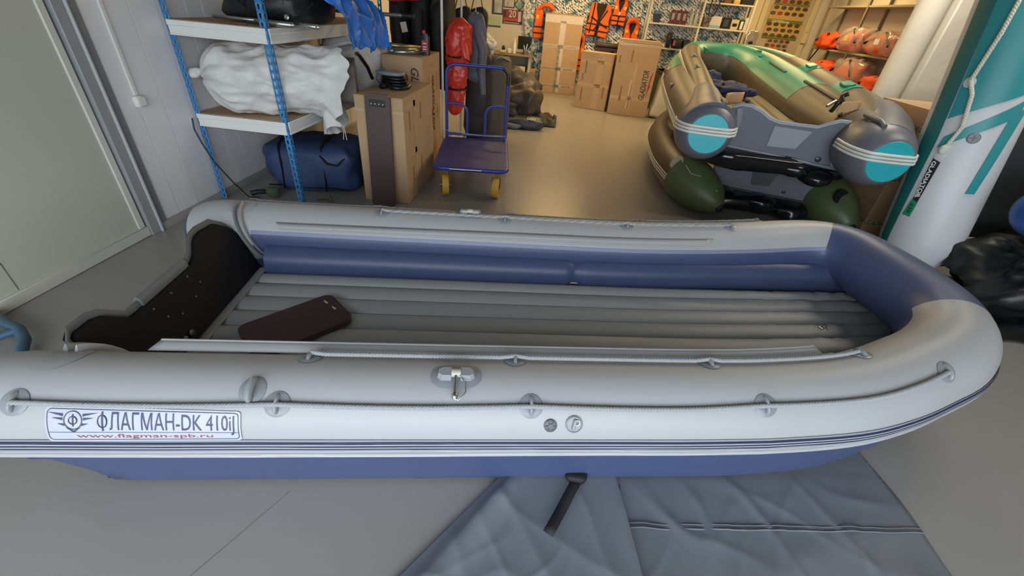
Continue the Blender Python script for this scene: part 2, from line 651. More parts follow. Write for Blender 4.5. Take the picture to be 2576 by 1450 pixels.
# air deck: ribs side by side
def dz(x):
    return .196 + (.055 * ((x - .6) / 1.4) ** 2 if x > .6 else 0)
def dend(y):
    # where the deck meets the curved bow tube
    return 2.10 - 1.15 * max(0, -y - .12) - .4 * max(0, y - .3)
edges = [-.425, -.30, -.175, -.05, .075, .20, .325, .428]
for a, b in zip(edges, edges[1:]):
    def rib(u, v, a=a, b=b):
        x = -1.535 + (dend((a + b) / 2) + 1.535) * u
        nar = 1 - .10 * max(0, (x - .9) / 1.) ** 2
        c = (a + b) / 2 * nar
        hw = (b - a) / 2 * nar
        ang = math.pi * v
        wr = 0
        if x > 1.05:
            wr = .018 * (x - 1.05) * noise.noise(Vector((x * 38 + a * 5, v * 1.5, a * 9)))
        return (x, c - hw * math.cos(ang), dz(x) - .026 + .034 * math.sin(ang) ** .8 + wr)
    m = MB()
    m.grid(110, 10, rib)
    m.obj('deck_rib', M_deck, BO, 60)
m = MB()
def dbase(u, v):
    y = -.46 + .92 * v
    x = -1.54 + (dend(y) + 1.54) * u
    return (x, y, dz(x) - .024)
m.grid(40, 12, dbase)
m.obj('deck_base', M_deck, BO, 60, solid=.01)
for s in (1, -1):
    m = MB()
    ln_ = 3.3 if s > 0 else 3.1
    m.tube([(-1.53 + ln_ * i / 30, s * (.428 - .028 * max(0, (-1.53 + .11 * i - .9)) ** 2), dz(-1.53 + ln_ * i / 30) + .006) for i in range(31)], .006, 8)
    m.obj('deck_piping', M_pvc2, BO, 60)
# deck drain valve
m = MB()
m.lathe([(.016, 0), (.016, .004), (.012, .007), (.006, .007)], 18, Matrix.Translation((1.66, .02, dz(1.66) + .002)))
m.tube([(1.66, .02, dz(1.66) + .01), (1.675, .03, dz(1.66) + .025), (1.69, .02, dz(1.66) + .012), (1.685, .0, dz(1.66) + .008)], .003, 6)
m.obj('deck_valve', M_steel, BO)
# hull skin under the tubes
def zb(x):
    return .016 + (.19 * ((x - .7) / 1.3) ** 2 if x > .7 else 0)
def hull_prof(i, p):
    z0 = zb(p.x)
    c = p.z
    stern = max(0, (-1.58 - p.x) / .17)
    z0 = z0 + .10 * stern ** 1.2
    return [(RB * math.cos(R(14)) - .004, c - RB * math.sin(R(14))), (.145, c - .115), (.125 - .02 * stern, (c - .115 + z0) / 2), (.10 - .03 * stern, z0 + .008), (.07, z0), (-.15, min(z0, .10)), (-.26, min(z0, .10))]
hf = F
m = section(hf, hull_prof)
m.obj('hull_skin', M_blue, BO, 50, solid=.004)
m = MB()
def hull_strip(u, v):
    x = -1.64 + 1.2 * u
    yy = -.745 + .3 * v
    return (x, yy - .004 * noise.noise(Vector((x * 14, 0, 3))), .004)
m.grid(50, 2, hull_strip)
m.obj('black_hull_strip', mat('black_strip', '1d1e20', .6, .1), BO, 60, solid=.02)  # flat black strip on the floor along the near hull edge
# rubbing strake
str_fr = [c[0] for c in cone(F[0])[:5][::-1]] + F[1:-1] + [c[0] for c in cone(F[-1])[:5]]
str_r = [c[1] for c in cone(F[0])[:5][::-1]] + [RB] * (nF - 2) + [c[1] for c in cone(F[-1])[:5]]
STR = sweep(str_fr, str_r, 171, 205, 10, .003).obj('rubbing_strake', mat('strake_grey', '8b9098', .42), BO, 60)
def line_on(a_deg, rr, dr, wob=0., seed=0):
    pts = []
    for (p, n, u), r_ in zip(str_fr, str_r):
        a = R(a_deg + wob * noise.noise(Vector((p.x * 2.2, p.y * 2.2, seed))))
        pts.append(p + n * math.cos(a) * (r_ + dr) + u * math.sin(a) * (r_ + dr))
    mm = MB()
    mm.tube(pts, rr, 6, cap=True)
    return mm
for a_, rr in ((175.5, .0055), (180, .006), (184.5, .0048)):
    line_on(a_, rr, .003, 1.6, 1).obj('strake_groove', M_bluedk, STR, 60)
for a_ in (177.8, 182.3):
    line_on(a_, .0032, .005, 1.6, 1).obj('strake_ridge', M_pvc, STR, 60)
line_on(189, .008, .004, 2.0, 1).obj('strake_lip', M_pvc2, STR, 60)
line_on(200, .011, .002, 5., 2).obj('strake_lip', M_pvc, STR, 60)

def on_tube(x, fdeg, off=0., far=False):
    """point, normal and along-axis on the straight part of a side tube"""
    lst = F[:46] if far else F[nF - 70:]
    best = min(range(len(lst) - 1), key=lambda i: abs((lst[i][0].x + lst[i + 1][0].x) / 2 - x))
    (pa, na, _), (pb, nb, _) = lst[best], lst[best + 1]
    tt = max(-30., min(30., (x - pa.x) / (pb.x - pa.x)))
    y = pa.y + (pb.y - pa.y) * tt
    n = na.lerp(nb, max(0., min(1., tt))).normalized()
    c = Vector((x, y, zf(x)))
    nn = n * math.cos(R(fdeg)) + Vector((0, 0, 1)) * math.sin(R(fdeg))
    return c + nn * (RB + off), nn, Vector((1, 0, 0))
def pad_patch(x, fdeg, rx, ry, far, dr=.003, squar=1.):
    """thin patch glued on the tube: follows its curve"""
    mm = MB()
    nr, na = 4, 28
    vs, fs = [], []
    def pt(k, j, d_):
        a = 2 * math.pi * j / na
        cx_, cy_ = math.cos(a), math.sin(a)
        if squar != 1:
            cx_ = math.copysign(abs(cx_) ** squar, cx_)
        px_ = x + rx * k * cx_
        ang = fdeg + math.degrees(ry * k * cy_ / RB)
        return on_tube(px_, ang, d_, far)[0]
    vs.append(on_tube(x, fdeg, dr, far)[0])
    for k in range(1, nr + 1):
        for j in range(na):
            vs.append(pt(k / nr, j, dr if k < nr else dr * .4))
    for j in range(na):
        fs.append((0, 1 + j, 1 + (j + 1) % na))
    for k in range(nr - 1):
        for j in range(na):
            a = 1 + k * na
            fs.append((a + j, a + (j + 1) % na, a + na + (j + 1) % na, a + na + j))
    return mm.add(vs, fs)
def rope_holder(x, fdeg, far, across=True):
    m1 = pad_patch(x, fdeg, .041, .041, far, .006)
    o = m1.obj('rope_holder', mat('pad_grey', '858a90', .3), BO, 60)
    p, n, a = on_tube(x, fdeg, 0, far)
    fm = frame(p, n, a)
    m2 = MB()
    pts = []
    for i in range(9):
        t = -1 + i / 4
        q = (0, t * .026, .011 * (1 - t * t) ** .5 + .002) if across else (t * .026, 0, .011 * (1 - t * t) ** .5 + .002)
        pts.append(fm @ Vector(q))
    m2.tube(pts, [.010, .011, .011, .011, .011, .011, .011, .011, .010], 10, flat=.6, upv=tuple(a))
    m2.obj('loop', M_fit, o, 60)
def rope_run(xs, fdeg, far, off=.012, sag=.0, fine=True, r_=.0085):
    pts = []
    for a, b in zip(xs, xs[1:]):
        for i in range(14):
            t = i / 14
            x = a + (b - a) * t
            fd = (fdeg(x) if callable(fdeg) else fdeg) + sag * math.sin(math.pi * t)
            pts.append(on_tube(x, fd, off * (1 if .02 < t < .98 else 1.5), far)[0])
    pts.append(on_tube(xs[-1], fdeg(xs[-1]) if callable(fdeg) else fdeg, off, far)[0])
    mm = rope(pts, r_, .034, 6 if fine else 4, 3)
    mm.obj('grab_rope', M_rope, BO, 60)
xo = [-1.68, -.908, -.079, .769, 1.54]
xi = [-.86, -.125, .635, 1.30]
f_out = lambda x: 131.5 - (6 * max(0, x - .5))
for far in (False, True):
    for x in xo:
        rope_holder(x, f_out(x), far, across=True)
    rope_run(xo, f_out, far, sag=2.5, fine=not far)
    fi = 66 if not far else 82
    for x in xi:
        rope_holder(x, fi, far)
    rope_run(xi, fi, far, off=.014, fine=not far)
# seat flaps along the inner side
for far in (False, True):
    def flap(u, v, far=far):
        x = -1.44 + 2.60 * u
        f0 = 46 + 3 * math.sin(x * 1.1 + .6) if far else 50
        k = v
        p, n, a = on_tube(x, f0, .002, far)
        inw = Vector((0, -1 if far else 1, 0))
        cut = .03 * k
        x2 = x + (cut if u < .01 else (-cut if u > .99 else 0))
        q = p + (inw * .8 + Vector((0, 0, .38 if not far else -.45))).normalized() * (.042 * k) + n * .004
        return (x2, q.y, q.z)
    m = MB()
    m.grid(60, 2, flap)
    o = m.obj('seat_flap', M_pvc, BO, 60, solid=.006)
    m = MB()
    pts = [flap(i / 60, 1.) for i in range(61)]
    m.tube(pts, .005, 8)
    m.obj('flap_cord', M_pvc, o, 60)
# rowlocks
for far in (False, True):
    o = pad_patch(-.338, 97, .088, .05, far, .006, .55).obj('rowlock', mat('pad_grey', '858a90', .3), BO, 60)
    p, n, a = on_tube(-.338, 97, .003, far)
    fm = frame(p, n, a)
    for s in (-1, 1):
        m = MB()
        prof = [(s * .016, -.024), (s * .052, -.024), (s * .066, -.012), (s * .066, .012), (s * .052, .024), (s * .016, .024)]
        if s < 0:
            prof = prof[::-1]
        k = len(prof)
        vs = [(x, y, .0) for x, y in prof] + [(x * .86 + s * .002, y * .7, .024) for x, y in prof]
        fs = [tuple(range(k))[::-1], tuple(range(k, 2 * k))] + [(i, (i + 1) % k, k + (i + 1) % k, k + i) for i in range(k)]
        m.add(vs, fs, fm)
        m.obj('socket', M_fit, o, 30)
    m = MB()
    m.tube([fm @ Vector((-.016, 0, .014)), fm @ Vector((.016, 0, .014))], .015, 16)
    m.obj('swivel', mat('beige_plastic', 'b9b7ac', .4), o)
    s = 1 if far else -1
    m = MB()
    q0, q1 = fm @ Vector((0, -s * -.012 if far else -.012, .014)), None
    dwn = -1 if not far else -1
    side = Vector((0, -1, 0)) if not far else Vector((0, 1, 0))
    q0 = p + n * .014 + side * .012
    q1 = p + n * .018 + side * .07 + Vector((0, 0, -.025))
    q2 = p + n * .018 + side * .088 + Vector((0, 0, -.036))
    m.cyl(q0, q1, .006, 10)
    m.obj('pin', M_steel, o)
    m = MB()
    m.tube([q1, q1.lerp(q2, .3), q1.lerp(q2, .7), q2], [.007, .0105, .0105, .006], 10)
    m.obj('pin_tip', M_steel, o)
    m = MB()
    m.tube([q0 + Vector((.012, 0, .004)), q0.lerp(q2, .35) + Vector((.034, 0, .004)), q0.lerp(q2, .7) + Vector((.036, 0, .0)), q2 + Vector((.012, 0, -.004)), q2], .0022, 6)
    m.obj('pin_lanyard', M_steel, o)
# carry handle, inflation valve, relief valve
o = pad_patch(-.994, 117, .042, .046, False, .006).obj('tow_ring_pad', mat('pad_grey', '858a90', .3), BO, 60)
p, n, a = on_tube(-.994, 117, .003)
fm = frame(p, n, a)
m = MB()
m.tube([fm @ Vector((0, y, z)) for y, z in ((-.034, .0), (-.026, .016), (0, .022), (.026, .016), (.034, 0))], [.012, .016, .017, .016, .012], 12, flat=.7, upv=tuple(a))
m.obj('loop', M_fit, o)
p, n, a = on_tube(-.011, 152.5, .001)
m = MB()
m.lathe([(.0225, 0), (.0225, .004), (.019, .006), (.009, .006), (.009, .009), (.001, .009)], 24, frame(p, n, a))
o = m.obj('inflation_valve', mat('dark_grey_valve', '55595d', .4), BO, 30)
m = MB()
for k in range(6):
    fm = frame(p, n, a) @ Matrix.Rotation(R(60 * k), 4, 'Z')
    m.box(.009, .019, -.0012, .0012, .0055, .0085, 0, fm)
o2 = m.obj('valve_rib', mat('valve_rib_grey', '43474b', .4), o, 30)
p, n, a = on_tube(.071, 151, .001)
m = MB()
m.lathe([(.030, 0), (.030, .003), (.026, .006), (.025, .003), (.001, .003)], 28, frame(p, n, a))
o = m.obj('relief_valve', M_fit, BO, 30)
m = MB()
m.box(-.006, .006, -.02, .02, .002, .011, .003, frame(p, n, a) @ Matrix.Rotation(R(-10), 4, 'Z'))
m.obj('valve_grip', M_fit, o)
m = MB()
m.tube([frame(p, n, a) @ Vector((.008 + .009 * math.cos(R(30 * k)), .008 + .009 * math.sin(R(30 * k)), .009)) for k in range(12)], .0018, 6, closed=True)
m.obj('valve_lanyard', M_steel, o)
# decal with the boat's name
def dec(u, v, off):
    # u along the decal in metres from its left edge, v up from its lower edge
    x = -1.588 + u
    t = u / .572
    ang0 = 172.5 - 1.5 * t
    ang1 = 134.5 + 4.5 * t
    ang = ang0 + (ang1 - ang0) * (v / .113)
    return on_tube(x, ang, off)[0]
DW, DH = .572, .113
def dec_poly(out, off, mt, parent, nm, ny=10):
    bm = bmesh.new()
    bm.faces.new([bm.verts.new((a, b, 0)) for a, b in out])
    for i in range(1, 12):
        bmesh.ops.bisect_plane(bm, geom=bm.verts[:] + bm.edges[:] + bm.faces[:], plane_co=(0, DH * i / 12, 0), plane_no=(0, 1, 0))
    bmesh.ops.triangulate(bm, faces=bm.faces)
    bm.verts.index_update()
    mm = MB()
    mm.add([dec(v.co.x, v.co.y, off) for v in bm.verts], [[v.index for v in f.verts] for f in bm.faces])
    bm.free()
    return mm.obj(nm, mt, parent, 60)
M_dec = mat('decal_white', 'b4b7c1', .35, .01)
M_ink = mat('decal_ink_navy', '3a3f63', .4, .02)
M_red = mat('decal_ink_red', '8e4a56', .4, .02)
DEC = dec_poly(rrect(0, DW, 0, DH, .012), .0035, M_dec, BO, 'name_decal')
def dec_line(pts, wd=.0014, closed=False):
    mm = MB()
    mm.tube([dec(a, b, .0042) for a, b in pts], wd, 6, closed=closed, flat=.5)
    return mm
o_ = rrect(.007, DW - .007, .007, DH - .007, .012, 6)
dl = []
for a, b in zip(o_, o_[1:] + o_[:1]):
    n_ = 1 + int(max(abs(a[0] - b[0]) / .05, abs(a[1] - b[1]) / .012))
    dl += [(a[0] + (b[0] - a[0]) * i / n_, a[1] + (b[1] - a[1]) * i / n_) for i in range(n_)]
dec_line(dl, .0012, True).obj('decal_border', M_ink, DEC, 60)
dec_line([(.007 + (DW - .014) * i / 20, .034) for i in range(21)], .0009).obj('decal_border', M_ink, DEC, 60)
text_on('ЛАГМАН-DK 410iJ', .056, lambda a, b: dec(.184 + a, .042 + b, .0046), cuts=7, width=.369).obj('decal_lettering', M_ink, DEC, 60)
text_on('www.flagman-spb.ru', .0135, lambda a, b: dec(.085 + a, .0145 + b, .0046), cuts=2, width=.40).obj('decal_lettering', M_red, DEC, 60)
# winged emblem
ec = (.080, .072)
ring = [(ec[0] + .0255 * math.cos(R(k * 12)), ec[1] + .028 * math.sin(R(k * 12))) for k in range(30)]
dec_line(ring, .0016, True).obj('emblem_ring', M_ink, DEC, 60)
def phi(cx_, cy_, hw, hh, wd, serif):
    dec_line([(cx_ + hw * math.cos(R(k * 15)), cy_ + hh * .72 * math.sin(R(k * 15))) for k in range(7, 30)], wd).obj('emblem_letter' if serif else 'decal_lettering', M_ink, DEC, 60)
    bar = [(cx_ - wd * 1.1, cy_ - hh * 1.12), (cx_ + wd * 1.1, cy_ - hh * 1.12), (cx_ + wd * 1.1, cy_ + hh * 1.1), (cx_ - wd * 1.1, cy_ + hh * 1.1)]
    dec_poly(bar, .0046, M_ink, DEC, 'emblem_letter' if serif else 'decal_lettering')
phi(ec[0], ec[1], .012, .017, .0021, True)
phi(.164, .070, .0135, .028, .0024, False)
for s in (-1, 1):
    for (x1, y1, x2, y2, th) in ((.028, .016, .072, .024, .008), (.029, .004, .060, .008, .008), (.024, -.014, .044, -.010, .008)):
        q = [(ec[0] + s * x1, ec[1] + y1 - th / 2), (ec[0] + s * x2, ec[1] + y2), (ec[0] + s * x1, ec[1] + y1 + th * .55)]
        dec_poly(q, .0046, M_ink, DEC, 'emblem_wing')
dec_poly([(ec[0] - .024, ec[1] - .020), (ec[0], ec[1] - .040), (ec[0] + .024, ec[1] - .020), (ec[0], ec[1] - .033)], .0046, M_ink, DEC, 'emblem_wing')

# transom
def tp(y, z, d=0.):
    # on the inclined transom plane; d = distance aft
    return (-1.55 - .5 * (z - .2) - d, y, z)
top = [(.50, .40), (.47, .455), (.41, .50), (.30, .51), (.25, .505), (.215, .49), (.165, .455), (.12, .438), (.06, .43), (-.10, .43), (-.27, .43), (-.31, .432), (-.345, .46), (-.38, .492), (-.42, .505), (-.49, .505), (-.52, .49), (-.52, .40)]
out = [(.46, .16), (.48, .3)] + top + [(-.49, .3), (-.46, .16)]
TR = MB().prism(out, 0, .045, lambda a, b, dd: tp(a, b, dd)).obj('transom_board', M_black, BO, 20)
m = MB()
m.tube([tp(a, b + .001, .026) for a, b in top], .026, 10, flat=.3, upv=(1, 0, 0))
m.obj('edge_trim', mat('dark_grey_rubber', '5b5f61', .5, .04), TR, 60)
m = MB()
m.tube([tp(.09, .438, .024), tp(-.06, .438, .024), tp(-.23, .438, .024)], .034, 12, flat=.55, upv=(1, 0, 0))
m.obj('motor_pad', mat('motor_pad_rubber', '6c7071', .55), TR, 60)
for (y_, z_) in ((.03, .41), (-.10, .405), (-.22, .405), (-.02, .33), (-.14, .32), (-.2, .35), (.06, .36)):
    m = MB()
    p = Vector(tp(y_, z_))
    m.lathe([(.0045, 0), (.0045, .002), (.002, .003)], 10, frame(p, (1, 0, .5), (0, 1, 0)))
    m.obj('bolt', mat('dull_bolt', '6c6c6c', .5, metal=.5), TR)
m = MB()
for y_ in (-.19, -.235):
    m.lathe([(.016, 0), (.016, .012), (.008, .014)], 14, frame(Vector(tp(y_, .245)), (1, 0, .5), (0, 1, 0)))
m.obj('drain_plug', mat('black_plastic', '1a1b1e', .35), TR)
# grey joint strips between transom, tubes and deck
for far in (True, False):
    m = MB()
    pts = []
    for i in range(13):
        fd = (82 if far else 62) - (115 if far else 95) * i / 12
        z_ = .34 + RB * math.sin(R(fd))
        p, n, a = on_tube(-1.55 - .5 * (z_ - .2) + .02, fd, .002, far)
        pts.append(p)
    m.tube(pts, .028, 10, flat=.35, upv=(1, 0, 0))
    m.obj('joint_strip', M_rubber, BO, 60)
    m = MB()
    pts2 = [p + Vector((.035, 0, 0)) + Vector((0, 0, 0)) for p in pts]
    m.tube(pts2, .026, 10, flat=.25, upv=(1, 0, 0))
    m.obj('joint_strip', M_pvc2, BO, 60)
    pad_patch(-1.66, 84 if far else 70, .075, .085, far, .004).obj('transom_patch', M_pvc2, BO, 60)
m = MB()
m.tube([(-1.535, -.44, .205), (-1.535, 0, .205), (-1.535, .44, .205)], .022, 10, flat=.5)
m.obj('joint_strip', M_rubber, BO, 60)

# loose seat board on the deck
t = thing('seat_board', 'dark brown seat board with pale staples lying flat on the grey boat deck', 'board', tuple(BO.matrix_basis @ Vector((-1.165, -.09, .209))), R(9.1 + 41))
m = MB()
m.prism(rrect(-.21, .25, -.137, .137, .045, 6), 0, .028, M=Matrix.Rotation(R(0), 4, 'X'))
m.obj('plank', mat('brown_laminate', '3f2a2a', .42, .12, 7, .04, 50), t, 30)
for (x_, y_) in ((.205, .045), (.205, -.03), (-.165, -.06)):
    m = MB()
    m.box(x_ - .004, x_ + .004, y_ - .016, y_ + .016, .028, .033, .002, Matrix.Rotation(R(8), 4, 'Z'))
    m.obj('staple', mat('pale_staple', 'd9b9a4', .4), t)
# ------------------------------------------------------------------ grey cover sheet on the floor in front of the boat
M_cover = mat('grey_cover_cloth', '70767d', .42, .05, 3, .02, 200)
M_strap = mat('black_webbing', '17181b', .7, .1, 40)
def wr(x, y, seed, a):
    v = 0
    wv = noise.noise_vector(Vector((x * 1.6, y * 1.6, seed * 2)))
    x, y = x + wv.x * .22, y + wv.y * .22
    a *= .75
    for k, (dx, dy, f) in enumerate(((1, .7, 2.6), (.4, 1, 3.4), (1, -.5, 4.6))):
        q = Vector(((x * dx + y * dy) * f, (x * -dy + y * dx) * f * .3, seed + k * 3))
        g = max(0, 1 - abs(noise.noise(q)) * 4.5)
        v += g * g * (.4 + .6 * abs(noise.noise(Vector((x * 1.7, y * 1.7, seed + 9 + k))))) / (1 + k * .5)
    return a * v
CV = thing('boat_cover', 'crumpled grey boat cover spread on the floor in front of the boat', 'cover', (.7, .9, 0))
def clamp_poly(u, v, c):
    a, b, d_, e = c
    return ((a[0] * (1 - u) + b[0] * u) * (1 - v) + (e[0] * (1 - u) + d_[0] * u) * v, (a[1] * (1 - u) + b[1] * u) * (1 - v) + (e[1] * (1 - u) + d_[1] * u) * v)
def sheet(u, v):
    x, y = clamp_poly(u, v, ((-.28, -.75), (1.00, -.75), (.90, .62), (-.34, .30)))
    if u == 1:
        x += .03 * noise.noise(Vector((y * 2.5, 1, 0)))
    edge = min(1, 8 * min(u, 1 - u) + .12)
    under = max(0., min(1., (.10 + .17 * (x + .7) - y) / .12))
    return (x, y, .003 + edge * under * (wr(x, y, 4, .020) + .004 * abs(noise.noise(Vector((x * 3, y * 3, 2))))))
m = MB()
m.grid(110, 120, sheet)
m.obj('cover_sheet', M_cover, CV, 60, solid=.002)
def flap2(u, v):
    # the turned-over left part
    x, y = clamp_poly(u, v, ((-1.32, -.75), (-.12, -.75), (-.265, .21), (-.68, .16)))
    hump = (.035 * math.exp(-((u - .12) / .10) ** 2) + .016 * math.exp(-((u - .98) / .05) ** 2)) * min(1, (1 - v) * 5)
    edge = min(1, 10 * u)
    return (x, y, .016 + edge * (hump * .8 + wr(x * 1.2, y * 1.2, 11, .016) * min(1, (1 - v) * 5)) if u < .995 else .014)
m = MB()
m.grid(90, 110, flap2)
m.obj('cover_flap', M_cover, CV, 60, solid=.002)
m = MB()
m.tube([(-.23 + 1.18 * i / 40, -.045 + .16 * i / 40 + .006 * noise.noise(Vector((i * .3, 0, 0))), sheet((-.23 + 1.18 * i / 40 + .33) / 1.28, .53 + .06 * i / 40)[2] + .0035) for i in range(41)], .003, 6)
m.tube([(-.23 + 1.18 * i / 40, -.028 + .16 * i / 40 + .006 * noise.noise(Vector((i * .3, 0, 0))), sheet((-.23 + 1.18 * i / 40 + .33) / 1.28, .53 + .06 * i / 40)[2] + .0035) for i in range(41)], .002, 6)
m.obj('cover_seam', M_cover, CV, 60)
m = MB()
a, b = Vector((.275 - .7, 1.0 - .9, .05)), Vector((.165 - .7, .77 - .9, .045))
pts = [a.lerp(b, i / 8) + Vector((0, 0, .004 * math.sin(i))) for i in range(9)]
dr = (b - a).normalized()
sd = dr.cross(Vector((0, 0, 1))).normalized() * .020
m.add([p + s_ for p in pts for s_ in (-sd, sd)], [(2 * i, 2 * i + 1, 2 * i + 3, 2 * i + 2) for i in range(8)])
m.obj('strap', M_strap, CV, 60, solid=.004)
m = MB()
m.blob((.27 - .7, 1.01 - .9, .05), (.085, .07, .05), 3, .3, 9, .7, 24, 14)
m.obj('strap_knot', M_strap, CV, 60)
m = MB()
m.box(.43 - .7, .452 - .7, .94 - .9, 1.02 - .9, .012, .02, .002)
m.obj('strap', M_strap, CV)
m = MB()
m.box(-.06 - .7, -.02 - .7, .98 - .9, 1.06 - .9, .006, .05, .004)
m.obj('strap', M_strap, CV)

# blue bent pipe at the left edge, behind the stern
t = thing('pipe_frame', 'blue bent steel tube frame lying behind the stern by the door', 'frame', (-2.5, 1.3, 0))
m = MB()
M_bluepipe = mat('blue_steel_paint', '3f627a', .4, .05)
m.tube([(-.3, .15, .035), (-.16, .09, .045), (-.05, .06, .05), (.05, .0, .05), (.14, -.10, .045), (.2, -.2, .035)], .024, 12)
m.obj('rail', M_bluepipe, t, 60)
m = MB()
m.tube([(-.06, .06, .045), (-.16, -.1, .04), (-.2, -.3, .03)], .02, 10)
m.obj('rail', M_bluepipe, t, 60)

# ------------------------------------------------------------------ shelving rack with blue perforated posts
M_bpost = mat('blue_rack_paint', '3d83c0', .4, .04, 8)
M_beam = mat('white_beam', 'e4e6e3', .35, .02)
M_chip = mat('chipboard', 'b59877', .7, .14, 60, .1, 150)
RK = thing('storage_rack', 'tall boltless rack with blue perforated posts and white beams along the left wall', 'rack', (-2.43, 3.2, 0))
def post_mesh(h, fx, fy):
    """L-shaped post with key-hole perforations; fx, fy = directions of the two flanges"""
    m = MB()
    wd, pit = .042, .053
    k = int(h / pit)
    for fl in (0, 1):
        def P3(a, z):
            return (fx * a, 0, z) if fl == 0 else (0, fy * a, z)
        for i in range(k):
            z0 = i * pit
            c = wd * .52
            hole = [(c + .0085 * math.cos(R(q)), z0 + .034 + .0095 * math.sin(R(q))) for q in (-30, 0, 45, 90, 135, 180, 210)]
            hole = [(c + .0045, z0 + .010)] + hole + [(c - .0045, z0 + .010)]
            rect = [(wd, z0), (wd, z0 + .026), (wd, z0 + .034), (wd, z0 + pit), (c, z0 + pit), (0, z0 + pit), (0, z0 + .034), (0, z0 + .026), (0, z0)]
            n_ = len(hole)
            vs = [P3(*q) for q in hole] + [P3(*q) for q in rect]
            fs = [(j, j + 1, n_ + j + 1, n_ + j) for j in range(n_ - 1)] + [(n_ - 1, 0, n_, 2 * n_ - 1)]
            m.add(vs, fs)
    return m
W2, L2 = .37, 2.2
for (x, y, fx, fy) in ((-W2, 0, 1, 1), (W2, 0, -1, 1), (-W2, L2, 1, -1), (W2, L2, -1, -1)):
    m = post_mesh(2.2, fx, fy)
    o = m.obj('post', M_bpost, RK, 30, solid=.003)
    o.location = (x, y, 0)
for (zt, nm) in ((.71, 'low'), (1.335, 'up'), (1.95, 'top')):
    m = MB()
    m.box(-W2 + .006, W2 - .006, .006, L2 - .006, zt - .014, zt, .002)
    sh = m.obj('shelf_board', M_chip, RK)
    for (x0, x1, y0, y1) in ((-W2 + .01, W2 - .01, -.006, .016), (-W2 + .01, W2 - .01, L2 - .016, L2 + .006), (W2 - .014, W2 + .006, .02, L2 - .02), (-W2 - .006, -W2 + .014, .02, L2 - .02)):
        m = MB()
        m.box(x0, x1, y0, y1, zt - .10, zt - .004, .004)
        m.box(x0 - .003, x1 + .003, y0 - .003, y1 + .003, zt - .04, zt - .004, .003)
        m.box(x0 - .002, x1 + .002, y0 - .002, y1 + .002, zt - .10, zt - .085, .003)
        m.obj('beam', M_beam, RK)

# ------------------------------------------------------------------ things on the rack
M_sack = mat('white_woven_sack', 'd9d9d6', .42, .04, 12, .5, 32)
M_grey = mat('grey_fabric', '5f5a55', .7, .1, 20)
t = thing('wrapped_bundle', 'big bundle in a white woven sack lying on the lower rack shelf', 'bundle', (-2.2, 3.58, .715))
m = MB()
ax0, ax1 = Vector((-.52, -.28, .24)), Vector((.43, .10, .245))
axd = (ax1 - ax0).normalized()
axn = axd.cross(Vector((0, 0, 1))).normalized()
def bundle(u, v):
    a = 2 * math.pi * v
    p = ax0.lerp(ax1, u)
    rr = .245
    if u < .22:
        rr *= .16 + .84 * (math.sin(math.pi / 2 * u / .22)) ** .7
    if u > .86:
        rr *= 1 + .20 * ((u - .86) / .14) ** 1.5
    ca, sa = math.cos(a), math.sin(a)
    q = axn * ca + Vector((0, 0, 1)) * sa
    cyc = Vector((ca * 1.3, sa * 1.3, u * 5))
    rr += .034 * noise.noise(cyc * 1.3) + .012 * (1 - abs(noise.noise(Vector((ca * 2.6, sa * 2.6, u * 5 + 3)))) * 3) + .005 * (1 - abs(noise.noise(Vector((ca * 6 + u * 4, sa * 6, u * 9)))) * 3)
    if u < .25:
        rr += .025 * math.sin(a * 9 + 2 * noise.noise(cyc)) * (1 - u / .25) * .8
    z_ = p.z + q.z * rr
    low = -.02 if u < .72 else -.02 - .26 * ((u - .72) / .28) ** 1.2
    if u < .74:
        z_ = max(.004, z_)
    else:
        if sa < -.2:
            z_ -= .10 * ((u - .74) / .26)
    ex = 0
    if u > .8:
        k = (u - .8) / .2
        ex = k * (.10 * noise.noise(Vector((ca * 1.7, sa * 1.7, 9))) + .05 * noise.noise(Vector((ca * 5, sa * 5, 4))) - .06 * max(0, math.cos(a - 5.6)) + .05 * sa)
    return (p.x + q.x * rr + ex, p.y + q.y * rr + ex * .4, z_)
m.grid(110, 110, bundle)
m.obj('sack', M_sack, t, 70)
m = MB()
m.blob((-.56, -.30, .27), (.10, .10, .07), 5, .3, 10, .8, 20, 12)
m.obj('sack_knot', M_sack, t, 60)
m = MB()
fm = frame(ax1 - axd * .05, axd, (0, 0, 1))
m.prism(rrect(-.14, .17, -.18, .18, .05, 4), -.4, .14, M=fm)
m.obj('wrapped_roll', M_grey, t, 30)
for k in range(2):
    m = MB()
    m.tube([(.40 + .02 * k, .0 - .02 * k, -.06), (.41 + .015 * k, -.01, -.14), (.40 + .03 * k, -.01, -.20)], .003, 6)
    m.obj('loose_thread', M_sack, t, 60)

t = thing('white_sack', 'smaller crumpled white sack behind the big wrapped bundle on the rack', 'sack', (-2.12, 4.55, .715))
m = MB()
m.blob((.04, 0, .26), (.62, .5, .52), 21, .16, 3.0, .75, 44, 28, .10, 7)
m.obj('sack', M_sack, t, 70)
t = thing('oar_blade', 'black oar shaft with orange end poking out of the white sack', 'oar', (-1.80, 4.16, 1.07))
m = MB()
m.tube([(-.16, .20, .03), (-.10, .12, .04), (-.05, .05, .03), (.06, -.06, -.04), (.12, -.12, -.12)], .016, 10)
m.obj('shaft', mat('black_gloss', '151517', .3), t, 60)
m = MB()
m.cyl((-.14, .17, .034), (-.10, .12, .04), .018, 10)
m.obj('grip', mat('orange_grip', 'cf5a2a', .5), t)

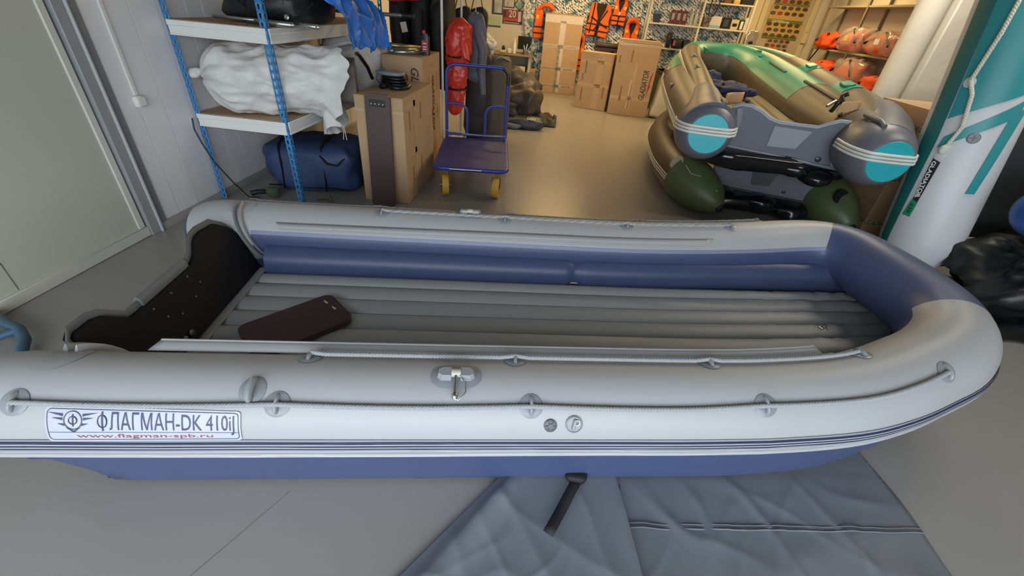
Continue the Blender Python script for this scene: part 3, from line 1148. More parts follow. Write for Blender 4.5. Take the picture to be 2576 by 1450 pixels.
# upper shelf: folded black gear, pipes, blue tarpaulin, boat hook
t = thing('black_gear_bag', 'bulging black gear bag lying on the upper rack shelf', 'bag', (-2.2, 3.75, 1.337))
M_blk = mat('black_nylon', '1b1c1f', .45, .15, 6, .15, 40)
m = MB()
m.blob((-.06, 0, .12), (.72, .62, .25), 12, .14, 3, .6, 44, 24, .05, 9)
m.obj('bag_body', M_blk, t, 60)
for s in (-.12, .16):
    m = MB()
    m.tube([(s + .3 * i / 10 - .1, -.28 - .02 * math.sin(i), .16 - .10 * math.sin(math.pi * i / 10)) for i in range(11)], .012, 8, flat=.5)
    m.obj('strap', M_strap, t, 60)
m = MB()
m.lathe([(.018, 0), (.018, .012), (.010, .014), (.010, .02)], 14, frame((.17, -.31, .06), (0, -1, .2), (1, 0, 0)))
m.obj('eyelet', M_steel, t)
m = MB()
m.tube([(.10, -.30, .15), (.115, -.31, .18), (.15, -.31, .175), (.15, -.30, .145)], .007, 8, closed=True)
m.obj('snap_hook', M_steel, t)
M_alu = mat('aluminium_tube', 'a9aca8', .3, .05, metal=.85)
PW = ['long thin aluminium tube at the front of the upper rack shelf', 'aluminium tube with open end pointing right on the upper shelf', 'short aluminium tube with open end right of the blue post']
for k, (a, b, r_) in enumerate((((-2.55, 3.36, 1.365), (-2.15, 3.36, 1.365), .010), ((-2.30, 3.38, 1.36), (-1.92, 3.30, 1.36), .017), ((-2.02, 3.46, 1.36), (-1.76, 3.34, 1.36), .015))):
    t = thing('aluminium_tube', PW[k], 'tube', tuple((Vector(a) + Vector(b)) / 2), 0, 'loose tubes on the rack')
    c = (Vector(a) + Vector(b)) / 2
    m = MB()
    vs = []
    m.tube([Vector(a) - c, Vector(b) - c], r_, 16, cap=False)
    m.obj('pipe', M_alu, t, 60, solid=.004)
t = thing('wood_slat', 'thin brown slat with blue tip at the front of the upper shelf', 'slat', (-2.33, 3.24, 1.337))
m = MB()
m.box(-.09, .09, -.012, .012, 0, .01, .003)
m.obj('stick', mat('brown_wood', '7a4a38', .5), t)
m = MB()
m.box(.09, .11, -.012, .012, 0, .01, .003)
m.obj('tip', M_bluepipe, t)
t = thing('blue_tarpaulin', 'bright blue tarpaulin hanging over the right edge of the upper shelf', 'tarpaulin', (-1.95, 3.9, 1.34))
M_tarp = mat('blue_tarp', '2f6cc0', .42, .08, 6, .08, 30)
def tarp(u, v):
    # v along the drape: on the shelf then down
    s = v * .80
    x = -.20 + .14 * u * v
    if s < .42:
        x += s * 1.1
        z = .20 + .04 * math.sin(s * 7) - .1 * s
    else:
        k = (s - .42)
        x += .462 + .14 * k
        z = .16 - k * .80
    y = -.45 + .75 * u * (1 - .45 * v) + .15 * v
    f = noise.noise(Vector((u * 5, v * 2.2, 8)))
    g = 1 - abs(noise.noise(Vector((u * 7, v * 3, 2)))) * 3
    return (x + .05 * f + .03 * g, y + .03 * f, z + .035 * g)
m = MB()
m.grid(46, 50, tarp)
m.obj('sheet', M_tarp, t, 70, solid=.003)
t = thing('boat_hook', 'silver telescopic pole with black grip sticking out behind the blue tarpaulin', 'pole', (-1.65, 4.4, 1.43))
m = MB()
m.cyl((-.5, .0, 0), (.16, 0, .012), .016, 14)
m.obj('shaft', M_alu, t, 60)
m = MB()
m.cyl((.16, 0, .012), (.27, 0, .014), .019, 14)
m.obj('grip', mat('black_plastic', '1a1b1e', .35), t, 60)
t = thing('cloth_flap', 'beige canvas scrap hanging beside the rear blue rack post', 'cloth', (-1.85, 4.5, 1.30))
m = MB()
m.grid(14, 14, lambda u, v: (-.08 + .22 * u + .03 * v, .02 * math.sin(u * 6) + .02 * math.sin(v * 5 + u * 3), .09 - .20 * v - .05 * u))
m.obj('canvas', mat('beige_canvas', 'b9b4a0', .7), t, 60, solid=.004)

# under the rack: navy holdall, hose pump, cable
t = thing('navy_holdall', 'large navy blue holdall with black straps on the floor under the rack', 'bag', (-2.22, 3.86, 0), R(6))
M_navy = mat('navy_nylon', '33466f', .55, .12, 7, .15, 60)
m = MB()
def hold(c, d_):
    mm = MB()
    mm.blob(c, d_, 31, .07, 2.4, .42, 60, 34, .05, 6, floor=.003)
    return mm
m = hold((0, 0, .20), (.84, .66, .44))
m.obj('bag_body', M_navy, t, 70)
for x_ in (-.22, .16):
    m = MB()
    m.tube([(x_ + .02 * math.sin(i), y_, z_) for i, (y_, z_) in enumerate(((-.335, .03), (-.345, .12), (-.335, .28), (-.30, .40), (-.15, .44), (.1, .44)))], .022, 8, flat=.25, upv=(1, 0, 0))
    m.obj('strap', M_strap, t, 60)
m = MB()
m.tube([(-.36 + .072 * i, -.33 + .01 * math.sin(i), .05) for i in range(11)], .014, 8, flat=.4)
m.obj('piping', M_strap, t, 60)
m = MB()
m.tube([(.16, -.345, .36), (.22, -.37, .30), (.30, -.35, .28), (.36, -.3, .34)], .016, 8, flat=.5)
m.obj('carry_handle', M_strap, t, 60)
t = thing('hand_pump', 'small black and green hose pump on the floor between the rack posts', 'pump', (-2.5, 3.33, 0))
m = MB()
m.tube([(-.12, 0, .018), (-.07, .02, .03), (.0, .03, .035), (.05, .02, .035)], .022, 12)
m.obj('hose', M_blk, t, 60)
m = MB()
m.lathe([(.03, -.05), (.045, -.04), (.048, 0), (.045, .04), (.03, .05)], 18, frame((.09, .01, .048), (1, -.2, 0), (0, 0, 1)))
m.obj('pump_body', mat('olive_plastic', '4a5a44', .4), t)
t = thing('pump_hose', 'dark crumpled hose end on the floor beside the blue front post', 'hose', (-1.96, 3.38, 0))
m = MB()
m.tube([(-.08, .0, .012), (-.02, .03, .02), (.03, .02, .03), (.07, -.01, .015)], [.012, .016, .02, .012], 10)
m.obj('hose', M_grey, t, 60)
t = thing('power_cable', 'thin black cable drooping from the lower shelf corner to the floor', 'cable', (-2.78, 3.16, 0))
m = MB()
m.tube([(-.01, -.02, .68), (-.015, -.03, .60), (.01, -.03, .50), (.06, -.02, .34), (.14, .03, .15), (.2, .08, .02), (.26, .12, .008)], .006, 8)
m.obj('cord', M_blk, t, 60)
# ------------------------------------------------------------------ cartons
M_card = mat('cardboard', 'b59876', .75, .07, 3, .06, 60)
M_card2 = mat('cardboard_brown', 'a98a69', .75, .07, 3, .06, 60)
M_tape = mat('clear_tape', 'c4a681', .22, .06, 30)
M_tapes = mat('shiny_tape', 'c9b79b', .12, .08, 40, .3, 50)
M_tapeg = mat('tape_green_print', '8b9173', .35, .12, 60)
M_prt = mat('print_dark', '4a3a30', .6)
M_prtr = mat('print_red', 'a2332c', .6)
M_prtf = mat('print_faded', '927048', .7)
M_prtg = mat('print_green', '2f6b3e', .6)
def carton(name, label, x0, x1, y0, y1, h, group, rz=0., mt=None, loc=None):
    """body + four flaps on top + tape strip; local origin at the centre of its base"""
    w_, d_ = (x1 - x0) / 2, (y1 - y0) / 2
    t = thing(name, label, 'carton', loc or ((x0 + x1) / 2, (y0 + y1) / 2, 0), rz, group)
    mt = mt or M_card
    m = MB()
    m.box(-w_, w_, -d_, d_, .001, h - .006, .004)
    m.obj('carton_body', mt, t, 30)
    for s in (-1, 1):
        m = MB()
        m.box(-w_ + .001, w_ - .001, s * .0015 if s > 0 else -d_, d_ if s > 0 else -.0015, h - .006, h, .0015)
        m.obj('flap', mt, t, 30)
    return t, w_, d_
def face_front(w_, d_, off=.0015):
    return lambda a, b: (a, -d_ - off, b)
def face_right(w_, d_, off=.0015):
    return lambda a, b: (w_ + off, a, b)
def strip(t, nm, mt, fn, a0, a1, b0, b1):
    m = MB()
    v = [fn(a0, b0), fn(a1, b0), fn(a1, b1), fn(a0, b1)]
    m.add(v, [(0, 1, 2, 3)])
    return m.obj(nm, mt, t, 0)
def rot_text(fn, a, b, deg):
    c, s = math.cos(R(deg)), math.sin(R(deg))
    return lambda u, v: fn(a + u * c - v * s, b + u * s + v * c)
def poly_on(t, nm, mt, fn, pts):
    m = MB()
    m.add([fn(a, b) for a, b in pts], [tuple(range(len(pts)))])
    return m.obj(nm, mt, t, 0)

t, w_, d_ = carton('carton', 'tall carton with a dark plank leaning on its front, beside the blue cart', -1.645, -1.235, 3.53, 4.40, .905, 'cartons by the rack')
NBX = t
fr_, ff = face_right(w_, d_), face_front(w_, d_)
strip(t, 'tape_strip', M_tape, fr_, -d_, d_, .40, .45)
strip(t, 'tape_strip', M_tape, fr_, -d_, -.10, .80, .85)
strip(t, 'tape_strip', M_tape, fr_, -.17, -.12, .02, .9)
strip(t, 'tape_strip', M_tape, ff, -w_, w_, .78, .80)
for a, b, l in ((-.30, .78, .16), (.02, .80, .14), (-.26, .30, .14), (.0, .33, .14)):
    strip(t, 'faded_print', M_prtf, fr_, a, a + .03, b - l, b)
t, w_, d_ = carton('carton', 'taller carton with vertical lettering standing behind the plank carton', -1.735, -1.335, 4.43, 5.10, 1.115, 'cartons by the rack')
fr_, ff = face_right(w_, d_), face_front(w_, d_)
text_on('GLADIATOR', .062, rot_text(fr_, .02, .92, -90), width=.56, shear=.25, bold=.02).obj('printed_word', M_prt, t, 0)
poly_on(t, 'printed_wedge', M_prtr, fr_, [(.005, .90), (.012, .60), (-.02, .62), (.01, .36), (.015, .9)])
strip(t, 'tape_strip', M_tape, fr_, -d_, d_, .52, .565)
for a, b, l in ((.18, .95, .2), (.2, .62, .16)):
    strip(t, 'faded_print', M_prtf, fr_, a, a + .02, b - l, b)
text_on('GLADIATOR', .075, rot_text(ff, .09, 1.02, -90), width=.60, shear=.25, bold=.02).obj('printed_word', M_prt, t, 0)
poly_on(t, 'printed_wedge', M_prtr, ff, [(.03, .98), (.06, .94), (.04, .5)])

# dark plank leaning on the near carton
t = thing('seat_plank', 'dark brown seat plank with four studs leaning upright on the carton front', 'board', (-1.435, 3.440, 0), R(-1), None, (R(-4.2), 0, R(-1)))
m = MB()
m.prism(rrect(-.105, .105, .0, .93, .025, 4), -.012, .012, lambda a, b, dd: (a, dd, b))
m.obj('plank', mat('plank_brown', '4a3a38', .4, .15, 5, .05, 40), t, 30)
m = MB()
m.box(-.065, .065, -.016, -.011, .835, .885, .002)
m.obj('mount_plate', mat('black_plastic', '1a1b1e', .35), t)
for k in range(4):
    m = MB()
    m.lathe([(.006, 0), (.006, .003), (.002, .005)], 10, frame((-.05 + .033 * k, -.016, .855), (0, -1, 0), (1, 0, 0)))
    m.obj('stud', M_steel, t)

# foot pump on the carton
t = thing('foot_pump', 'black bellows foot pump with ribbed hose on top of the plank carton', 'pump', (-1.46, 3.98, .906), R(-12))
M_gl = mat('black_gloss', '151517', .3)
for k, (z0, r_) in enumerate(((.012, .13), (.034, .135), (.056, .125), (.078, .115))):
    m = MB()
    m.lathe([(r_ * .8, z0 - .012), (r_, z0), (r_, z0 + .006), (r_ * .8, z0 + .018)], 30, Matrix.Scale(.72, 4, (0, 1, 0)))
    m.obj('bellows_ring', M_gl, t)
m = MB()
m.blob((-.03, -.01, .115), (.26, .16, .05), 4, .12, 5, .8, 30, 14)
m.obj('cover_plate', mat('grey_pump_plate', '7f868c', .35), t, 60)
m = MB()
m.tube([(-.02, -.08, .04), (.05, -.13, .02), (.12, -.11, .018), (.15, -.02, .02), (.12, .06, .02)], .017, 12)
m.obj('hose', M_gl, t, 60)
m = MB()
m.lathe([(.022, -.02), (.024, 0), (.016, .03)], 14, frame((-.03, -.13, .022), (-.4, -1, 0), (0, 0, 1)))
m.obj('hose_nozzle', M_gl, t)
m = MB()
m.tube([(-.13, -.02, .02), (-.135, -.06, .06), (-.12, -.05, .12), (-.09, .0, .15)], .008, 8)
m.obj('tie_string', mat('blue_string', '3a527c', .7), t, 60)

# metal tubes and bottle on the taller carton
TL = ['pale metal tube with open end nearest the edge, on the taller carton', 'brass-toned metal tube in the middle on the taller carton', 'brass-toned metal tube at the back on the taller carton']
for k, (a, b, r_, mt) in enumerate((((-1.68, 4.50, 1.141), (-1.47, 4.72, 1.141), .024, M_alu), ((-1.62, 4.47, 1.137), (-1.40, 4.66, 1.137), .020, M_alu), ((-1.70, 4.56, 1.185), (-1.47, 4.86, 1.155), .020, mat('brassy_tube', '9c8f6c', .35, .05, metal=.8)))):
    c = (Vector(a) + Vector(b)) / 2
    t = thing('metal_tube', TL[k], 'tube', tuple(c), 0, 'metal tubes on the taller carton')
    m = MB()
    m.tube([Vector(a) - c, Vector(b) - c], r_, 18, cap=False)
    m.obj('pipe', mt, t, 60, solid=.005)
t = thing('oil_bottle', 'black and red oil bottle standing on the taller carton', 'bottle', (-1.36, 4.66, 1.1155))
m = MB()
m.prism(rrect(-.042, .042, -.025, .025, .012, 4), 0, .165)
m.prism(rrect(-.030, .030, -.02, .02, .012, 4), .165, .185)
m.obj('bottle_body', mat('bottle_black', '1c1a1c', .3), t, 30)
m = MB()
m.lathe([(.018, .185), (.018, .21), (.012, .215)], 16, Matrix.Translation((-.012, 0, 0)))
m.obj('cap', mat('cap_red', 'b8242c', .35), t)
m = MB()
m.box(-.03, .03, -.0265, -.0252, .03, .13)
m.obj('label_patch', mat('label_red', '9c2a2e', .4), t)
m = MB()
for z_ in (.05, .07, .10):
    m.box(-.018, .018, -.0275, -.0266, z_, z_ + .008)
m.obj('label_print', M_white, t)

# ------------------------------------------------------------------ clothes rail with hanging gear
t = thing('clothes_rail', 'white clothes rail with tall thin uprights beside the taller carton', 'clothes rail', (-1.60, 5.30, 0))
for (x_, y_) in ((.265, -.08), (.30, .75)):
    m = MB()
    m.cyl((x_, y_, .01), (x_, y_, 1.85), .014, 12)
    m.obj('upright', M_white, t, 60)
m = MB()
m.cyl((.265, -.08, 1.72), (.30, .75, 1.72), .012, 10)
m.cyl((.265, .45, 1.80), (-.9, .45, 1.80), .012, 10)
m.cyl((.265, .32, 1.72), (.9, .32, 1.72), .012, 10)
m.obj('rail', M_white, t, 60)
m = MB()
m.box(.20, .36, -.12, .8, 0, .025, .005)
m.obj('base', M_white, t)

def garment(name, label, cat, c, d_, seed, mt, rot=0., amp=.16, fine=.10, e=.6, group=None, nu=40, nv=40, taper=None, fr=2.6, ffr=8):
    t = thing(name, label, cat, (c[0], c[1], c[2] - d_[2] / 2), rot, group)
    m = MB()
    m.blob((0, 0, d_[2] / 2), d_, seed, amp, fr, e, nu, nv, fine, ffr)
    if taper:
        m.v = [(x * taper(z / d_[2]), y * taper(z / d_[2]), z) for x, y, z in m.v]
    o = m.obj('cloth', mt, t, 70)
    return t
M_jkt = mat('black_jacket', '1f1f23', .7, .15, 8, .2, 30)
BJ = ['black jacket hanging left of the clothes rail nearest the rack', 'black jacket with white tag hanging behind the cartons', 'black jacket hanging next to the white upright']
for k, x_ in enumerate((-1.88, -1.64, -1.40)):
    t = garment('jacket', BJ[k], 'jacket', (x_ - .05, 5.75 - .0 * k, 1.24), (.225, .5, 1.2), 40 + k, M_jkt, group='black jackets', nu=28, nv=30)
    m = MB()
    for s in (-1, 1):
        m.tube([(0, s * .15, .95), (0, s * .26, .80), (.01, s * .28, .5), (.01, s * .27, .2)], [.05, .075, .07, .055], 12)
    m.obj('sleeve', M_jkt, t, 60)
    if k == 1:
        m = MB()
        m.box(-.02, .05, -.36, -.355, .62, .72, 0, Matrix.Rotation(R(-12), 4, 'Y'))
        m.obj('tag', M_white, t)
t = garment('red_bag', 'bright red bag hanging at the top behind the black jackets', 'bag', (-1.78, 5.15, 1.66), (.42, .25, .22), 51, mat('red_vinyl', 'cf3b2c', .35, .08, 5), amp=.2)
m = MB()
m.tube([(-.1, 0, .2), (-.04, 0, .28), (.06, 0, .28), (.1, 0, .2)], .01, 8)
m.obj('handle', M_strap, t, 60)

t = thing('red_drysuit', 'long red vinyl immersion suit hanging behind the cart handle', 'suit', (-1.20, 5.38, .42))
M_redv = MATS['red_vinyl']
m = MB()
def suit(u, v):
    a = 2 * math.pi * v
    z = 1.02 * u
    rx = .075 + .035 * math.sin(u * 3.0) + (.035 if u > .55 else 0) * min(1, (u - .55) * 6)
    if u < .06:
        rx *= .3 + .7 * (u / .06) ** .5
    if u > .93:
        rx *= max(.25, 1 - (u - .93) / .07 * .75)
    k = 1 + .16 * (1 - abs(noise.noise(Vector((math.cos(a) * 1.6, math.sin(a) * 1.6, u * 5)))) * 3) + .12 * (1 - abs(noise.noise(Vector((math.cos(a) * 2.6, math.sin(a) * 2.6, u * 13)))) * 3)
    return (rx * k * math.cos(a) + .06 * (u - .5), rx * .75 * k * math.sin(a), z)
m.grid(60, 36, suit)
m.obj('suit_body', M_redv, t, 70)
m = MB()
m.tube([(.06, -.05, .82), (.10, -.08, .70), (.12, -.09, .62), (.09, -.10, .66)], [.05, .055, .05, .04], 12)
m.obj('sleeve', M_redv, t, 60)
for z_, w2 in ((.32, .115), (.66, .13)):
    m = MB()
    m.tube([(w2 * math.cos(R(k * 20)), w2 * .78 * math.sin(R(k * 20)), z_ + .02 * math.sin(R(k * 20))) for k in range(18)], .012, 8, closed=True)
    m.obj('strap', M_strap, t, 60)
garment('waders', 'black rubber waders hanging behind the cart handle', 'waders', (-1.03, 5.82, .60), (.32, .18, 1.10), 61, mat('black_rubber_dull', '26252a', .55, .1, 6), amp=.12, nu=30)
t = garment('grey_jacket', 'grey rain jacket hanging with one sleeve dangling', 'jacket', (-1.04, 5.60, 1.12), (.26, .16, .66), 63, mat('grey_raincoat', '5d5d69', .55, .1, 5), amp=.15, taper=lambda z: .75 + .5 * z if z < .6 else 1.05 - .3 * (z - .6) * 2)
m = MB()
m.tube([(.05, -.06, .50), (.12, -.10, .34), (.11, -.12, .14), (.14, -.12, -.12)], [.06, .06, .045, .035], 12)
m.obj('sleeve', MATS['grey_raincoat'], t, 60)
m = MB()
m.tube([(0, .0, .62), (0, .01, .76), (0, .02, .90), (0, .035, .935), (0, .05, .92)], .004, 6)
m.obj('hanger_hook', M_steel, t, 60)
TB = ['black tote bag with long handles hanging at the left of the pair', 'black tote bag with long handles hanging at the right of the pair']
for k in range(2):
    t = garment('tote_bag', TB[k], 'bag', (-1.32 + .18 * k, 6.18 + .12 * k, 1.36), (.24, .14, .34), 70 + k, M_jkt, group='black tote bags', nu=24, nv=20)
    m = MB()
    m.tube([(-.08, -.05, .3), (-.03, -.05, .5), (.0, -.04, .66), (.03, -.05, .5), (.08, -.05, .3)], .012, 8, flat=.5)
    m.obj('handle', M_strap, t, 60)
garment('green_bottle_bag', 'dark green pouch hanging beside the white crumpled paper', 'pouch', (-1.16, 5.98, 1.15), (.10, .08, .26), 74, mat('dark_green', '1f4a2c', .4), amp=.1, nu=20, nv=18)
garment('paper_bundle', 'white crumpled plastic bag lying on top of the rolled mat', 'plastic bag', (-1.06, 6.12, 1.14), (.34, .22, .22), 76, mat('white_plastic_bag', 'dcdcd2', .4, .03), amp=.35, fine=.16, e=.8, fr=7, ffr=26)
t = thing('rolled_mat', 'thick grey-brown rolled deck mat standing upright behind the cart', 'mat', (-.87, 6.14, 0))
M_mat = mat('brown_grey_mat', '574d42', .65, .08, 4, .06, 30)
m = MB()
m.lathe([(.16, .002), (.205, .01), (.21, .3), (.205, .8), (.2, 1.0), (.17, 1.03)], 40, Matrix.Scale(1.1, 4, (1, 0, 0)))
m.obj('roll', M_mat, t, 60)
m = MB()
sp = [(.02 + .15 * i / 60) for i in range(61)]
m.tube([(1.1 * r_ * math.cos(i * .32), r_ * math.sin(i * .32), 1.032) for i, r_ in enumerate(sp)], .006, 6)
m.obj('roll_edge', mat('roll_edge_grey', '8a8272', .6), t, 60)
m = MB()
m.tube([(.02, -.19, 1.0), (.10, -.19, 1.05), (.2, -.08, 1.0)], .02, 8, flat=.4)
m.obj('strap', mat('pale_strap', '8b8880', .6), t, 60)
# ------------------------------------------------------------------ platform cart
t = thing('platform_cart', 'blue platform cart with curved rails and yellow wheels', 'cart', (-.79, 4.33, 0), R(8.0))
M_cart = mat('blue_cart_paint', '2f3a94', .35, .12, 9, .03, 40)
M_cartp = mat_ramp('worn_cart_plate', [(.30, '3a3a3a'), (.36, '2b3472'), (.62, '303a7c'), (.72, '4b5598')], 5, .5, 8, .3, .05)
m = MB()
m.prism(rrect(-.338, .338, -.52, .50, .07, 5), .272, .312)
m.obj('platform', M_cartp, t, 30)
m = MB()
pts = [(a, b, .292) for a, b in rrect(-.34, .34, -.522, .502, .072, 6)]
m.tube(pts, .021, 10, closed=True)
m.obj('platform_rim', M_cart, t, 60)
m = MB()
m.tube([(-.20 + .05 * i, -.543, .296) for i in range(7)], .009, 8)
m.obj('worn_edge', M_steel, t, 60)
hd = [(-.325, .30)] + [(-.325, .30 + .1 * i) for i in range(1, 7)] + arc(-.235, .955, .09, 180, 90, 6) + arc(.235, .955, .09, 90, 0, 6) + [(.325, .9 - .1 * i) for i in range(0, 7)]
m = MB()
m.tube([(a, .515, b) for a, b in hd], .0165, 12, upv=(0, 1, 0))
HD = m.obj('push_handle', M_cart, t, 60)
for s in (-1, 1):
    m = MB()
    m.tube([(s * a, .515, b) for a, b in [(.32, .665), (.24, .668)] + arc(.20, .568, .10, 90, 180, 8)[1:] + [(.10, .45), (.10, .33)]], .0145, 12, upv=(0, 1, 0))
    m.obj('side_rail', M_cart, t, 60)
m = MB()
m.cyl((-.325, .515, .345), (.325, .515, .345), .0145, 12)
m.obj('cross_bar', M_cart, t, 60)
m = MB()
m.tube([(-.335, .50, .385), (-.1, .49, .358), (.15, .49, .352), (.335, .50, .362), (.345, .50, .30)], .004, 6)
m.obj('elastic_cord', mat('pale_green_cord', 'a9ad86', .6), t, 60)
m = MB()
m.tube([(a, .515, b) for a, b in arc(.235, .955, .09, 70, 0, 6) + [(.325, .92), (.325, .88)]], .0185, 12, upv=(0, 1, 0))
m.obj('grip_tape', mat('black_plastic', '1a1b1e', .35), HD, 60)
M_tyre = mat('yellow_tyre', 'd3a446', .6, .08, 12, .1, 60)
for (x_, y_, a_) in ((-.25, -.44, 10), (.25, -.44, -12), (-.27, .40, 0), (.30, .40, 35)):
    fm = Matrix.Translation((x_, y_, .105)) @ Matrix.Rotation(R(a_), 4, 'Z')
    m = MB()
    ty = frame((0, 0, 0), (1, 0, 0), (0, 1, 0))
    m.lathe([(.07, -.032), (.096, -.032), (.103, -.022), (.103, .022), (.096, .032), (.07, .032)], 36, fm @ ty)
    wo = m.obj('wheel', M_tyre, t, 50)
    m = MB()
    m.lathe([(.02, -.036), (.062, -.034), (.062, .034), (.02, .036)], 24, fm @ ty)
    m.obj('hub', M_steel, wo, 40)
    m = MB()
    for s in (-1, 1):
        m.box(s * .044 - .002, s * .044 + .002, -.025, .025, .0, .155, 0, fm)
    m.box(-.046, .046, -.035, .035, .15, .167, .002, fm)
    m.obj('caster_fork', M_steel, t, 30)
    m = MB()
    m.tube([fm @ Vector((-.055, 0, 0)), fm @ Vector((.055, 0, 0))], .006, 8)
    m.obj('axle', M_steel, wo, 60)

# ------------------------------------------------------------------ dark heap of covers on the floor
M_dk = mat('dark_brown_cover', '34302c', .65, .15, 4, .25, 18)
M_dk2 = mat('charcoal_cover', '2a2a2d', .55, .15, 4, .25, 20)
M_tau = mat('taupe_cover', '443c36', .5, .12, 4, .2, 20)
t = thing('folded_cover', 'heap of folded dark brown boat cover on the floor right of the cart', 'cover', (-.62, 7.35, 0))
for (c, d_, s_, mt) in (((-.1, .15, .36), (.75, .7, .72), 81, M_dk), ((.05, -.10, .34), (.62, .5, .50), 82, M_tau), ((-.20, -.30, .20), (.5, .4, .40), 83, M_dk2)):
    m = MB()
    m.blob(c, d_, s_, .20, 2.6, .8, 44, 28, .10, 6, floor=.003)
    m.obj('fold', mt, t, 70)
t = thing('black_sheet', 'black crumpled sheet with pointed corner lying on the tan floor', 'sheet', (-.28, 7.55, 0))
def bs(u, v):
    x = -.35 + .66 * u
    y = -.42 + .75 * v * (1 - .35 * u)
    z = .20 * (1 - u) ** .7 + .04 * (1 - abs(noise.noise(Vector((u * 4, v * 4, 5)))) * 3) + .03
    z *= min(1, 6 * min(v, 1 - v) + .1)
    if u > .9:
        z += .06 * v
    return (x, y, max(.004, z))
m = MB()
m.grid(40, 36, bs)
m.obj('sheet', M_dk2, t, 70, solid=.004)
t = thing('printed_duffel', 'dark grey duffel with a pale printed logo at the foot of the heap', 'bag', (-.52, 6.92, 0))
m = MB()
m.blob((0, 0, .085), (.62, .30, .17), 91, .2, 4, .7, 40, 20, .08, 7, floor=.003)
m.obj('bag_body', mat('slate_bag', '3c4148', .5, .12, 6), t, 70)
m = MB()
for k in range(3):
    m.tube([(.12 + .045 * k + .016 * math.cos(R(q * 30)), -.10 + .02 * math.sin(R(q * 30)), .165 + .012 * math.sin(R(q * 30))) for q in range(12)], .005, 6, closed=True)
m.obj('logo_print', M_white, t, 60)
m = MB()
m.blob((-.10, -.12, .05), (.26, .14, .09), 93, .2, 5, .8, 26, 14, floor=.003)
m.obj('mesh_pocket', mat('grey_mesh', '6f7479', .4), t, 60)
# ------------------------------------------------------------------ camouflage net on the back wall
M_net = mat_ramp('camouflage_net_print', [(.30, '3f5f68'), (.38, '5f98a4'), (.44, 'b4c0c2'), (.50, 'e4e4e0'), (.62, 'e6e6e2'), (.70, '8fa6ac')], 7, .8, 3, .4)
m = MB()
def leaf(x, z, a, s, y):
    ca, sa = math.cos(a), math.sin(a)
    pts = [(-.5, 0, 0), (0, .32, .3), (.55, .05, .75), (.05, -.30, .3)]
    vs = []
    for (p, q, r_) in pts:
        vs.append((x + (p * ca - q * sa) * s, y - r_ * s * .45, z + (p * sa + q * ca) * s))
    m.add(vs, [(0, 1, 2), (0, 2, 3)])
rn = random.Random(3)
x = -.78
while x < 3.66:
    z = .25 + (.025 if int(x / .042) % 2 else 0)
    while z < 2.5:
        leaf(x + rn.uniform(-.01, .01), z + rn.uniform(-.01, .01), R(-55 + rn.uniform(-14, 14)), rn.uniform(.062, .078), YB - .030 - .02 * rn.random())
        z += .050
    x += .042
# left hem hanging loose in front of the wall
for k in range(700):
    zz = rn.uniform(.3, 2.3)
    leaf(-.80 + rn.uniform(-.06, .14) + .10 * math.sin(zz * 3), zz, rn.uniform(-2, 2), rn.uniform(.05, .09), YB - .06 - rn.uniform(0, .07))
NET = thing('camouflage_net', 'teal grey and white camouflage net covering the back wall behind the vests', 'net', (0, 0, 0))
m.obj('net_scrim', M_net, NET, 0, recalc=False, kind='stuff')
m = MB()
m.box(-.78, 3.66, YB - .012, YB - .004, .25, 2.5)
m.obj('net_backing', mat('net_backing_dark', '5f727a', .8, .2, 9), NET, 0)

# ------------------------------------------------------------------ back wall posters
M_pap = mat('poster_paper', 'c9c8c2', .5, .02)
def poster(label, x0, x1, z0, z1, mt, rot=0.):
    t = thing('poster', label, 'poster', ((x0 + x1) / 2, YB - .004, (z0 + z1) / 2), 0, 'posters on the back wall', (0, R(rot), 0))
    m = MB()
    m.box(-(x1 - x0) / 2, (x1 - x0) / 2, -.004, .003, -(z1 - z0) / 2, (z1 - z0) / 2)
    m.obj('sheet', mt, t, 0)
    return t, (x1 - x0) / 2, (z1 - z0) / 2
def flat(t, nm, mt, a0, a1, b0, b1, y=-.0055):
    m = MB()
    m.box(a0, a1, y - .001, y + .001, b0, b1)
    return m.obj(nm, mt, t, 0)
t, a, b = poster('tall framed notice at the upper left of the wall posters', -1.67, -1.43, 1.40, 1.85, mat('poster_navy', '3a3f55', .5))
flat(t, 'picture', mat_ramp('poster_mono', [(.3, 'd0d0cc'), (.6, '9fa3a6')], 6), -a + .05, a - .02, -b + .03, b - .03)
t, a, b = poster('framed grey picture in a red-brown border above the calendar', -1.42, -1.17, 1.54, 1.80, mat('poster_maroon', '5a3433', .5))
flat(t, 'picture', mat_ramp('poster_boat', [(.3, '9a9a94'), (.55, 'c4c2ba'), (.7, '6f716d')], 9), -a + .02, a - .02, -b + .02, b - .02)
t, a, b = poster('red wall calendar with a big white 20', -1.425, -.985, 1.245, 1.515, mat('calendar_red', '8f3a30', .5, .05))
text_on('20', .125, lambda u, v: (-.085 + u, -.0068, -.005 + v), width=.16, bold=.02).obj('printed_number', M_pap, t, 0)
flat(t, 'side_panel', mat('calendar_dark', '4a2f2c', .5), -a + .01, -a + .075, -.01, b - .02)
flat(t, 'side_panel', M_pap, a - .095, a - .03, -b + .03, b - .03)
flat(t, 'date_rows', mat('calendar_rows', 'a9553f', .5, .2, 50), -a + .04, a - .11, -.07, -.03)
flat(t, 'date_rows', mat('calendar_rows_dark', '3f2624', .5), -a + .01, a - .01, -b, -b + .05)
m = MB()
for q in range(14):
    m.box(-a + .03 + q * .026, -a + .045 + q * .026, -.0078, -.0062, -b + .012, -b + .034)
m.obj('small_print', M_pap, t, 0)
t, a, b = poster('small green map sheet below the framed notice', -1.745, -1.46, 1.16, 1.37, mat_ramp('map_print', [(.3, '8fae8a'), (.5, 'b4c3a2'), (.7, '9fb9b0')], 12))
